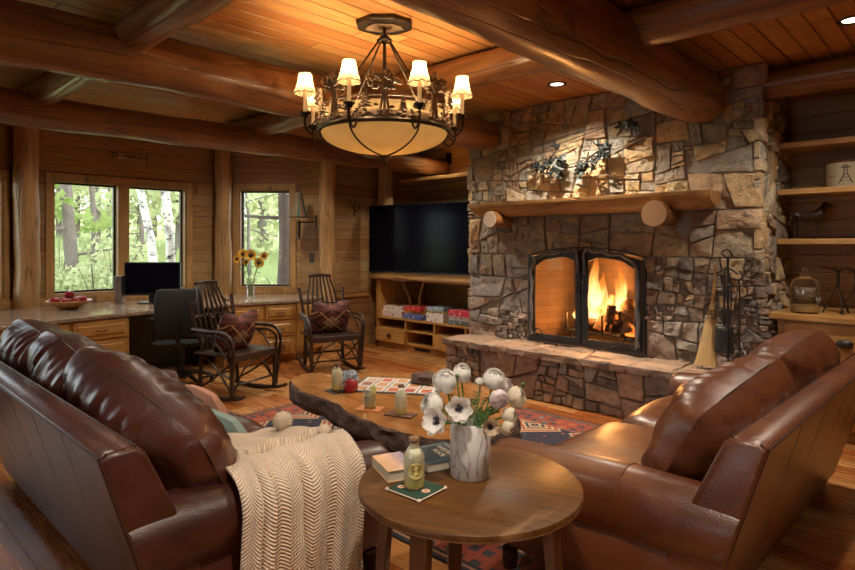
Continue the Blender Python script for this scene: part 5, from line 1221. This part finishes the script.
# canister with an oil derrick print
cn = at(848, 186, 4.72); cn = Vector((cn.x, cn.y, 1.892)); k_ = thing('round_canister', 'cream round canister printed with a black derrick on the middle right shelf', 'canister', cn)
MB().lathe([(0, 0), (.145, 0), (.15, .01), (.15, .20), (0, .2)], 40).build('canister_body', plain('cream enamel', (.50, .43, .30), .5, var=.1), k_, ang=50); MB().lathe([(.15, .195), (.155, .198), (.155, .212), (.15, .215), (0, .218)], 40).build('lid', M['tleg'], k_, ang=50)
dirn = Vector((-cn.x, -cn.y, 0)).normalized(); A0 = atan2(dirn.y, dirn.x)-.10
def oncyl(a, z, r=.1515): return (r*cos(A0+a/.15), r*sin(A0+a/.15), z)
m = MB()
for s in (-1, 1): m.tube([oncyl(s*.045, .03), oncyl(s*.012, .10), oncyl(s*.008, .15)], .0035, 5)
for z, w_ in ((.05, .035), (.075, .022), (.10, .012)): m.tube([oncyl(-w_, z), oncyl(w_, z)], .0028, 5)
m.tube([oncyl(-.03, .155), oncyl(.03, .155)], .005, 5); m.tube([oncyl(-.015, .17), oncyl(.015, .17)], .004, 5); m.build('printed_derrick', M['black'], k_)
for s in (-1, 1):
    m = MB(); m.tube([oncyl(s*.10+.012*(i-2.5), .085+.007*(-1)**i) for i in range(6)], .002, 4); m.build('printed_writing', M['black'], k_)
# animal figurine (bird-like lamb silhouette) on the lower shelf
fp = at(808, 236, 4.8); fp = Vector((fp.x, fp.y, 1.487)); an = thing('animal_figurine', 'dark metal sheep figurine facing right on the lowest wall shelf', 'figurine', fp, radians(40))
m = MB(); m.tube([(-.13, 0, .17), (-.10, 0, .185), (0, 0, .175), (.07, 0, .19), (.11, 0, .235), (.135, 0, .27), (.17, 0, .265), (.19, 0, .255)], [.012, .048, .052, .055, .05, .03, .024, .02, .008], 12, k=5, flat=.75)
m.build('body', M['twig'], an)
for x in (-.10, -.075, .055, .08): MB().tube([(x, .0+.018*(-1)**int(x*1000), .15), (x+.004, .018*(-1)**int(x*1000), .07), (x, .018*(-1)**int(x*1000), 0)], [.013, .006, .008], 7, k=2).build('leg', M['twig'], an)
for s in (-1, 1): MB().tube([(.135, s*.01, .285), (.125, s*.03, .30)], [.008, .002], 5).build('ear', M['twig'], an)
MB().tube([(-.13, 0, .18), (-.15, 0, .12)], [.010, .004], 6).build('tail', M['twig'], an)
# glass jar with a picture of a house
jp = at(805, 304, 4.55); jp = Vector((jp.x, jp.y, .911)); j_ = thing('glass_jar', 'domed glass jar with brown landscape print and ball lid on the right cabinet', 'jar', jp)
MB().lathe([(0, .003), (.095, 0), (.10, .01), (.10, .21), (.085, .255), (.045, .275), (.035, .285), (.033, .30)], 32).build('jar_glass', M['glass'], j_)
MB().ball(0, 0, .325, .022).tube([(0, 0, .29), (0, 0, .31)], .03, 12).build('lid', M['glass'], j_)
MB().lathe([(0, .012), (.09, .012), (.09, .055), (0, .06)], 24).build('contents', M['straw'], j_)
def mk_sepia():
    b = NB('sepia print'); n = b.noise(b.coord('Object', (1, 1, 2.5)), 16, 5, .7); return b.bsdf(b.ramp(n, [(.35, (.06, .035, .025)), (.55, (.34, .24, .17)), (.7, (.5, .4, .3))]), .5)
dj = Vector((-jp.x, -jp.y, 0)); Aj = atan2(dj.y, dj.x); m = MB(); m.surf(lambda u, v: (.093*cos(Aj+(u-.5)*1.7), .093*sin(Aj+(u-.5)*1.7), .085+v*.115), 12, 3); m.build('picture', mk_sepia(), j_, solid=.001)
# twig tripod sculpture and a second one at the frame edge
for (px, dd, lb) in ((838, 4.48, 'twisted iron tripod candle stand with leafy top on the right cabinet'), (856, 4.40, 'second iron candle stand cut by the right edge of the photo')):
    p = at(px, 305, dd); t = thing('tripod_candle_stand', lb, 'candle stand', (p.x, p.y, .911), .5, 'iron stands on the right cabinet')
    for k in range(3): A = k*2*pi/3+.5; MB().tube([(cos(A)*.10, sin(A)*.10, 0), (cos(A)*.07, sin(A)*.07, .07), (cos(A+.5)*.012, sin(A+.5)*.012, .20), (cos(A+2)*.008, sin(A+2)*.008, .33)], [.007, .006, .005], 6, k=4).build('leg', M['bronzed'], t)
    m = MB()
    for k in range(9): A = k*.7; m.tube([(0, 0, .31), (cos(A)*.05, sin(A)*.05, .345), (cos(A)*.085, sin(A)*.085, .33+.01*(k % 3))], [.005, .012, .002], 6, k=3, flat=.4)
    m.build('leaf_top', M['bronzed'], t)
pc = at(790, 187, 4.85); t = thing('antler_bundle', 'small dark twig bundle at the left end of the middle right shelf', 'ornament', (pc.x, pc.y, 1.892))
for k in range(6): A = k*1.1; MB().tube([(0, 0, .01), (cos(A)*.04, sin(A)*.04, .04+.01*k), (cos(A)*.08, sin(A)*.07, .015+.012*(k % 3))], [.006, .003], 6, k=3).build('twig', M['twig'], t)
# ------------------------------------------------------------------ on the round table
ZT = .599
def mk_marble():
    b = NB('veined white marble'); n = b.noise(b.coord(), 5, 4, .55, 1.2); w_ = b.math('ABSOLUTE', b.math('SUBTRACT', b.noise(b.coord('Object', (9, 9, 2.5), (.75, .55, 0)), 1.3, 3, .5, .6), .5)); v = b.ramp(w_, [(.0, .75), (.010, .2), (.03, 0.)]); col = b.mix(n, (.74, .72, .70, 1), (.88, .87, .85, 1)); return b.bsdf(b.mix(v, col, (.13, .13, .16, 1)), .3)
vx = onz(470, 481, ZT); V0 = Vector((vx.x-.035, vx.y+.045, ZT)); mv = thing('marble_vase', 'cylindrical white marble vase with grey veins on the round table', 'vase', V0)
V0d = FW.x*V0.x+FW.y*V0.y
MB().lathe([(0, 0), (.070, 0), (.074, .004), (.074, .196), (.071, .20), (.066, .196), (.066, .02), (0, .02)], 48).build('vase_body', mk_marble(), mv, ang=50)
def petal_mat(nm, a, b_, sp=0):
    b = NB(nm); n = b.noise(b.coord(), 25, 3); c = b.mix(n, (*a, 1), (*b_, 1)); d = b.n('BsdfDiffuse', {0: c}); t = b.n('BsdfTranslucent', {0: c}); mx = b.n('MixShader', {0: .3, 1: d.outputs[0], 2: t.outputs[0]}); b.t.links.new(mx.outputs[0], b.out.inputs[0]); return b.mat
M['petw'] = petal_mat('white petals', (.84, .82, .79), (.95, .94, .91)); M['petc'] = petal_mat('cream petals', (.74, .66, .50), (.88, .82, .72)); M['petp'] = petal_mat('blush petals', (.80, .66, .68), (.9, .84, .82)); M['pett'] = petal_mat('tan petals', (.55, .40, .26), (.74, .62, .46))
M['anem'] = plain('dark anemone centre', (.015, .013, .028), .7, 60, .5)
rw = random.Random(21)
def flower(kind, px, py, dd, r, nrm, lb, pm='petw'):
    h = at(px, py, dd)-V0; t = thing({'ran': 'ranunculus', 'ane': 'anemone', 'bud': 'flower_bud'}[kind], lb, 'flower', V0, 0, 'flowers in the marble vase')
    n_ = (RT*nrm[0]+Vector((0, 0, 1))*nrm[1]-FW*nrm[2]).normalized(); Q = Vector((0, 0, 1)).rotation_difference(n_).to_matrix().to_4x4(); hb_ = h-n_*r*.6
    rim = Vector((h.x, h.y, 0)); rim = rim.normalized()*min(.05, rim.length*.5) if rim.length > 1e-4 else rim
    MB().tube([(rim.x*.3, rim.y*.3, .03), (rim.x, rim.y, .19), (rim.x*.6+hb_.x*.5, rim.y*.6+hb_.y*.5, .19*.45+hb_.z*.55), hb_], [.0032, .003], 6, k=5).build('stem', M['stem'], t)
    m = MB(); m.M = Matrix.Translation(h) @ Q
    def petal(A, tilt, L, W, cup, z0, r0):
        def fn(u, v):
            a = (u-.5)*2; w_ = W*sin(pi*min(1, .12+.80*v))**.7; x = a*w_; y = r0+L*v*cos(tilt)-cup*a*a*W*.3; z = z0+L*v*sin(tilt)+cup*(v**2)*L*.45+abs(a)**2*W*.25+.05*L*sin(a*5+A*3)*v
            if kind == 'ran':   # wrap round a sphere
                R_ = r0; th = tilt+(1.-v)*1.25; ph = a*W/R_*.9*(1-.25*v); x = R_*sin(th)*sin(ph)*(1+.04*v); y = R_*sin(th)*cos(ph)*(1+.04*v); z = R_*cos(th)+.012*r*sin(a*6+A)
            return (x*cos(A)-y*sin(A), x*sin(A)+y*cos(A), z)
        m.surf(fn, 7, 6)
    if kind == 'ran':
        for lay in range(6):
            R_ = r*(.50+.10*lay); th0 = .25+.16*lay; np_ = 4+lay
            for i in range(np_): petal(i*2*pi/np_+lay*.7, th0+rw.uniform(-.06, .06), 1, R_*(.75), .2, 0, R_*rw.uniform(.93, 1.10))
        m.ball(0, 0, 0, r*.48, nu=10, nv=6)
    elif kind == 'ane':
        for lay in range(2):
            for i in range(6): petal(i*pi/3+lay*.5+rw.uniform(-.1, .1), .25+.22*lay+rw.uniform(-.1, .1), r*(1.05-.12*lay), r*.50, .5, -.1*r+.04*r*lay, r*.12)
    else:
        for i in range(6): petal(i*pi/3, 1.15, r*1.6, r*.5, -.5, -.5*r, r*.25)
        m.ball(0, 0, .2*r, r*.55, r*.55, r*.9, 10, 6)
    m.build('petals', M[pm], t, ang=180)
    if kind == 'ane':
        m = MB(); m.M = Matrix.Translation(h) @ Q; m.ball(0, 0, r*.10, r*.17, r*.17, r*.14, 10, 6); m.build('flower_centre', M['anem'], t)
        m = MB(); m.M = Matrix.Translation(h) @ Q
        for i in range(30): A = rw.uniform(0, 6.3); q = r*rw.uniform(.24, .36); m.tube([(0, 0, .02*r), (q*.8*cos(A), q*.8*sin(A), .12*r), (q*cos(A), q*sin(A), .16*r)], [.0006, .0006, .0018], 4)
        tag(m.build('stamens', M['anem'], t), kind='stuff')
    else:
        m = MB(); m.M = Matrix.Translation(h) @ Q; m.lathe([(0, -r*.62), (r*.3, -r*.58), (r*.45, -r*.42), (r*.3, -r*.45), (0, -r*.5)], 10); m.build('sepals', M['stem'], t)
D0 = V0d
flower('ran', 445, 381, D0+.00, .042, (-.1, .5, .8), 'large white ranunculus at the top left of the marble vase')
flower('ran', 462, 373, D0+.05, .034, (.1, .7, .6), 'white ranunculus topmost in the marble vase bunch')
flower('ran', 494, 379, D0+.03, .038, (.1, .7, .6), 'round white ranunculus at the top right of the bunch')
flower('ran', 517, 397, D0+.02, .036, (.7, .3, .5), 'creamy ranunculus facing right at the far right of the bunch', 'petc')
flower('ran', 499, 399, D0-.04, .033, (.2, -.1, .9), 'blush white ranunculus tilted sideways, right above the vase rim', 'petp')
flower('ran', 505, 386, D0+.07, .028, (.4, .4, .7), 'small blush ranunculus tucked behind the right flowers', 'petp')
flower('bud', 480, 383, D0+.05, .018, (-.1, .8, .4), 'small half-open white bud between the top flowers')
flower('bud', 523, 385, D0+.05, .010, (.1, .9, .2), 'tiny green bud sticking up at the far right', 'stem')
flower('bud', 457, 377, D0-.06, .010, (.1, .9, .2), 'tiny green bud in front of the topmost ranunculus', 'stem')
flower('ran', 432, 404, D0-.02, .040, (-.7, .4, .5), 'ruffled white bloom at the far left of the bunch')
flower('ane', 459, 409, D0-.09, .044, (-.05, .2, 1), 'white anemone with dark centre, face-on above the vase rim')
flower('ane', 437, 421, D0-.10, .046, (-.5, .25, .8), 'white anemone with dark centre hanging lowest on the left')
flower('ane', 490, 427, D0-.10, .031, (.2, .1, .95), 'small tan anemone with black centre at the right of the vase rim', 'pett')
flower('ran', 510, 416, D0-.03, .030, (.8, .1, .4), 'ruffled cream bloom drooping at the right side', 'petc')
flower('ran', 508, 428, D0-.05, .026, (.8, -.3, .5), 'lowest drooping cream bloom beside the tan anemone', 'petc')
fo = thing('vase_greenery', 'feathery green leaves filling the marble vase between the stems', 'foliage', V0); m = MB()
for i in range(26):
    A = rw.uniform(0, 6.3); L = rw.uniform(.04, .10); z = rw.uniform(.19, .25); p = Vector((cos(A)*.04, sin(A)*.04, z)); e = Vector((cos(A), sin(A), rw.uniform(-.2, .9))).normalized(); s_ = e.cross(Vector((0, 0, 1))).normalized()
    for k in range(5):
        c = p+e*L*k/5
        for s in (-1, 1): d_ = (e+s_*s*1.1).normalized()*L*.30; m.add([c, c+d_*.5+Vector((0, 0, .004)), c+d_, c+d_*.5-Vector((0, 0, .004))], [(0, 1, 2, 3)])
    m.tube([(cos(A)*.02, sin(A)*.02, .1), p, p+e*L], .0012, 4)
tag(m.build('leaves', M['leaf'], fo, smooth=False), kind='stuff')
def text_obj(txt, size, mat, par, M4, ext=.0004, align='CENTER', name='lettering'):
    c = bpy.data.curves.new(name, 'FONT'); c.body = txt; c.size = size; c.extrude = ext; c.align_x = align; c.align_y = 'CENTER'; c.offset = size*.02
    tmp = bpy.data.objects.new(name, c); COL.objects.link(tmp); dg = bpy.context.evaluated_depsgraph_get(); me = bpy.data.meshes.new_from_object(tmp.evaluated_get(dg)); bpy.data.objects.remove(tmp)
    me.materials.clear(); me.materials.append(mat); o = bpy.data.objects.new(name, me); COL.objects.link(o); o.parent = par; o.matrix_local = M4; return o
M['gilt'] = plain('cream ink', (.62, .58, .46), .6); M['ink'] = plain('brown ink', (.16, .09, .03), .6); M['page'] = plain('book pages', (.62, .55, .42), .85, 300, .2)
def bottle(loc, s_, lb, label=True, grp=None, az_=None):
    t = thing('lemonade_bottle', lb, 'bottle', loc, 0, grp); pr = [(0, 0), (.034, 0), (.039, .006), (.040, .02), (.040, .105), (.038, .124), (.026, .146), (.0185, .154), (.0180, .166), (.021, .168), (.021, .176)]
    MB().lathe([(r*s_, z*s_) for r, z in pr], 28).build('bottle_glass', M['glass'], t, ang=60)
    MB().lathe([(0, .006*s_), (.036*s_, .006*s_), (.0375*s_, .02*s_), (.0375*s_, .104*s_), (.0355*s_, .122*s_), (.024*s_, .143*s_), (0, .145*s_)], 24).build('lemonade', M['lemon'], t, ang=60)
    MB().lathe([(0, .170*s_), (.0205*s_, .169*s_), (.0210*s_, .181*s_), (.018*s_, .185*s_), (0, .185*s_)], 20).build('cap', M['cork'], t)
    if label:
        A = atan2(-loc[1], -loc[0])+.18; R_ = .0408*s_; cz_ = .072*s_; rr = .032*s_
        def C(a, z, q=R_): return (q*cos(A+a/R_), q*sin(A+a/R_), cz_+z)
        m = MB(); vs = [C(0, 0)]+[C(rr*cos(2*pi*i/28), rr*sin(2*pi*i/28)) for i in range(28)]; m.add(vs, [(0, i+1, (i+1) % 28+1) for i in range(28)]); lo = m.build('round_label', M['labely'], t, smooth=False)
        MB().tube([C(rr*cos(2*pi*i/28), rr*sin(2*pi*i/28), R_*1.004) for i in range(28)], .0006*s_, 5, closed=True).build('label_ring', M['ink'], lo)
        MB().tube([C(-.013*s_, 0, R_*1.01), C(.010*s_, .001*s_, R_*1.01), C(.014*s_, .005*s_, R_*1.01)], .001*s_, 5).ball(*C(-.014*s_, 0, R_*1.01), .002*s_).build('label_arrow', M['ink'], lo)
        for w_, zc, sg_ in (('OETTL',   .019*s_, 1), ('LYNN', -  .019*s_, -1)):
            for i, ch_ in enumerate(w_):
                a = (i-(len(w_)-1)/2)*.0068*s_; z = zc-sg_*abs(i-(len(w_)-1)/2)**1.6*.0016*s_; P_ = Vector(C(a, z, R_*1.012)); B = A+a/R_
                Mx = Matrix.Translation(P_) @ Rz(B+pi/2) @ Rx(radians(90)); text_obj(ch_,   .0095*s_, M['ink'], lo, Mx, .0002)
    return t
M['labely'] = plain('yellow paper label', (.86, .74, .28), .6); 
def mk_lem():
    b = NB('cloudy lemonade'); z = b.n('SeparateXYZ', {0: b.coord('Object')}).outputs[2]; f = b.n('MapRange', {0: z, 1: .01, 2: .05}).outputs[0]; c = b.mix(f, (.95, .80, .2, 1), (1., .96, .72, 1))
    d = b.n('BsdfDiffuse', {0: c}); t = b.n('BsdfTranslucent', {0: c}); mx = b.n('MixShader', {0: .2, 1: d.outputs[0], 2: t.outputs[0]}); b.t.links.new(mx.outputs[0], b.out.inputs[0]); return b.mat
M['lemon'] = mk_lem()
bl_ = Vector((-1.425, 1.435, 0)); bottle((bl_.x, bl_.y, ZT+.013), .92, 'lemonade bottle with round yellow label on the green coaster, round table')
co = thing('coaster', 'dark green felt coaster with pink flower and white corner tips on the round table', 'coaster', (-1.42, 1.44, ZT), radians(3))
MB().bb(-.073, .073, -.068, .068, 0, .010).build('felt_pad', M['greenfelt'], co, smooth=False, bevel=.003)
for x, y in ((-1, -1), (1, -1), (1, 1), (-1, 1)): MB().ball(x*.073, y*.068, .006, .008, .008, .006, 8, 5).build('corner_tip', M['pom'], co)
MB().tube([(-.073, -.069, .006), (.073, -.069, .006)], .0025, 5).build('edge_stitch', M['pom'], co); MB().tube([(.074, -.068, .006), (.074, .068, .006)], .0025, 5).build('edge_stitch', M['pom'], co)
m = MB()
for k in range(6): A = k*pi/3; m.ball(.045+.010*cos(A), -.002+.010*sin(A), .0105, .007, .007, .001, 8, 4); m.ball(-.042+.009*cos(A), -.03+.009*sin(A), .0105, .006, .006, .001, 8, 4)
m.build('flower_motif', plain('pink applique', (.65, .38, .26), .9), co)
# books
def book(c, rz, w_, d_, h, cover, lb, title=None, tcol=None, size=.02, back=False):
    t = thing('book', lb, 'book', c, rz); m = MB(); m.bb(-w_/2, w_/2, -d_/2, d_/2, 0, .003); m.bb(-w_/2, w_/2, -d_/2, d_/2, h-.003, h); m.bb(-w_/2, -w_/2+.003, -d_/2, d_/2, 0, h); m.build('cover', cover, t, smooth=False, bevel=.001)
    MB().bb(-w_/2+.003, w_/2-.004, -d_/2+.004, d_/2-.004, .003, h-.003).build('pages', M['page'], t, smooth=False)
    return t
def mk_cov():
    b = NB('pastel book cover'); c = b.coord('Object'); s = b.n('SeparateXYZ', {0: c}); f = b.n('MapRange', {0: s.outputs[1], 1: -.08, 2: .08}).outputs[0]; col = b.ramp(f, [(0., (.70, .42, .20)), (.45, (.78, .52, .36)), (.8, (.34, .32, .46)), (1., (.55, .5, .52))])
    n = b.noise(b.coord('Object', (6, 1, 1)), 22, 3); return b.bsdf(b.mix(b.ramp(n, [(.58, 0.), (.66, .7)]), col, (.16, .13, .22, 1)), .35)
pb = onz(405, 462, ZT+.035); b1_ = book((-1.592, 1.498, ZT+.0005), radians(-22), .175, .115, .040, mk_cov(), 'thick paperback with orange and lilac cover behind the labelled bottle, round table')
M['navy'] = plain('dark teal book cover', (.030, .060, .085), .4); b2_ = book((-1.548, 1.685, ZT+.0005), radians(-19), .19, .18, .036, M['navy'], 'dark teal hardcover book leaning out behind the marble vase')
# lie with titles facing the photographer
text_obj('WESTERN', .030, M['gilt'], b2_, T(.01, .035, .0365), .0003); text_obj('ROCK', .030, M['gilt'], b2_, T(.01, .002, .0365), .0003)
for y in (.078, .068): MB().bb(-.07, .09, y, y+.002, .0361, .0366).build('cover_rule', M['gilt'], b2_, smooth=False)
MB().bb(-.075, -.073, -.08, .06, .0361, .0366).build('cover_rule', M['gilt'], b2_, smooth=False)
# ------------------------------------------------------------------ on the coffee table
ZC = .4505
def spot(px, py): p = onz(px, py, ZC); return (p.x, p.y, ZC)
c = spot(337, 391); tag(MB().bb(-.06, .06, -.06, .06, 0, .007).build('coaster', M['patina'], smooth=False, bevel=.002, loc=c), 'dark square coaster under the farther bottle on the coffee table', 'coaster')
bottle((c[0], c[1], ZC+.0075), .98, 'lemonade bottle at the far end of the coffee table by the apple', False)
a_ = apple((0, 0, 0), .050, 'single dark red apple on the coffee table beside the far bottle'); p = spot(348, 391); a_.location = (p[0]+.03, p[1]+.0, ZC-.009)
c = spot(401, 415); cm = thing('striped_coaster', 'brown and cream striped woven coaster under the nearer coffee table bottle', 'coaster', c, radians(20)); MB().bb(-.085, .085, -.05, .05, 0, .006).build('woven_mat', plain('brown weave', (.06, .03, .025), .9), cm, smooth=False)
for k in range(6): MB().bb(-.084, .084, -.044+k*.016, -.039+k*.016, .006, .0068).build('stripe', plain('stripe', (.5, .36, .22) if k % 2 else (.35, .12, .06), .9), cm, smooth=False)
bottle((c[0], c[1], ZC+.0072), .92, 'lemonade bottle on the striped coaster in the middle of the coffee table', False)
c = spot(370, 409); gc = MB().bb(-.075, .075, -.055, .055, 0, .006).build('coaster', plain('orange tile', (.65, .26, .09), .6, var=.4), smooth=False, bevel=.002, loc=c); gc.rotation_euler = (0, 0, radians(25)); tag(gc, 'orange coaster under the glass of lemonade on the coffee table', 'coaster')
g_ = thing('drinking_glass', 'tumbler of iced lemonade with lemon slice on the orange coaster', 'glass', (c[0], c[1], ZC+.0065)); MB().lathe([(0, .002), (.036, 0), (.038, .006), (.040, .115), (.038, .115), (.036, .012), (0, .010)], 24).build('tumbler', M['glass'], g_)
m = MB()
for k in range(7): m.M = T(.014*cos(k*2.2), .014*sin(k*2.2), .03+.011*k) @ Rz(k) @ Rx(k*.7); m.box(0, 0, 0, .022, .022, .022)
m.build('ice', plain('ice', (.8, .82, .8), .1, trans=.5, ior=1.3), g_, smooth=False, bevel=.003); MB().lathe([(0, .011), (.035, .011), (.0375, .085), (0, .085)], 20).build('lemonade', M['lemon'], g_)
ls = MB(); ls.M = T(.030, 0, .112) @ Rx(radians(70)); ls.lathe([(0, -.003), (.026, -.003), (.029, 0), (.026, .003), (0, .003)], 20); ls.build('lemon_slice', plain('lemon', (.70, .62, .20), .5), g_)
c = spot(404, 393); gb = thing('game_board', 'flat board covered with white and orange picture squares on the coffee table', 'game board', (c[0]-.16, c[1]+.10, ZC), radians(32)); MB().bb(-.30, .30, -.21, .21, 0, .008).build('board', plain('grey board', (.10, .10, .11), .6), gb, smooth=False, bevel=.002)
rg = random.Random(8)
for i in range(5):
    for k in range(3):
        x, y = -.225+i*.113, -.13+k*.13; q = rg.choice([(.55, .12, .04), (.62, .3, .12), (.3, .12, .06), (.55, .4, .3), (.45, .08, .05)]); cd_ = MB().bb(x-.052, x+.052, y-.060, y+.060, .008, .0095).build('picture_card', M['white'], gb, smooth=False)
        MB().bb(x-.034, x+.034, y-.042, y+.040, .0095, .0100).build('picture', plain('picture', q, .5, var=.5), cd_, smooth=False)
def rock(loc, s_, lb, mat, seed):
    m = MB(); m.ball(0, 0, s_[2]*.8, *s_, 16, 10, fn=lambda d: 1+.4*noise.noise(d*1.7+Vector((seed, 0, 0)))+.15*noise.noise(d*5)); tag(m.build('rock', mat, ang=25, loc=loc), lb, 'rock')
def mk_geode():
    b = NB('pale blue crystal'); n = b.noise(b.coord(), 30, 5, .7); return b.bsdf(b.ramp(n, [(.35, (.06, .09, .14)), (.55, (.3, .38, .48)), (.7, (.6, .66, .72))]), .3, b.bump(n, 1., .01))
c = spot(351, 382); rock((c[0]-.02, c[1]+.0, ZC), (.085, .055, .045), 'pale blue crystal rock at the far end of the coffee table', mk_geode(), 3)
c = spot(425, 384); rock((c[0], c[1], ZC), (.13, .08, .045), 'dark brown rock on the coffee table behind the picture board', M['bark'], 6)
c = spot(437, 386); lf_ = thing('crystal_shard', 'pointed grey-blue crystal beside the dark rock, left of the flowers', 'rock', (c[0]+.02, c[1], ZC)); m = MB(); m.add([(-.05, -.02, 0), (.05, -.03, 0), (.04, .03, 0), (-.03, .03, 0), (-.045, 0, .085), (-.01, .01, .06)], [(0, 3, 2, 1), (0, 1, 4), (1, 5, 4), (1, 2, 5), (2, 3, 5), (3, 4, 5), (3, 0, 4)]); m.build('crystal', mk_geode(), lf_, smooth=False)
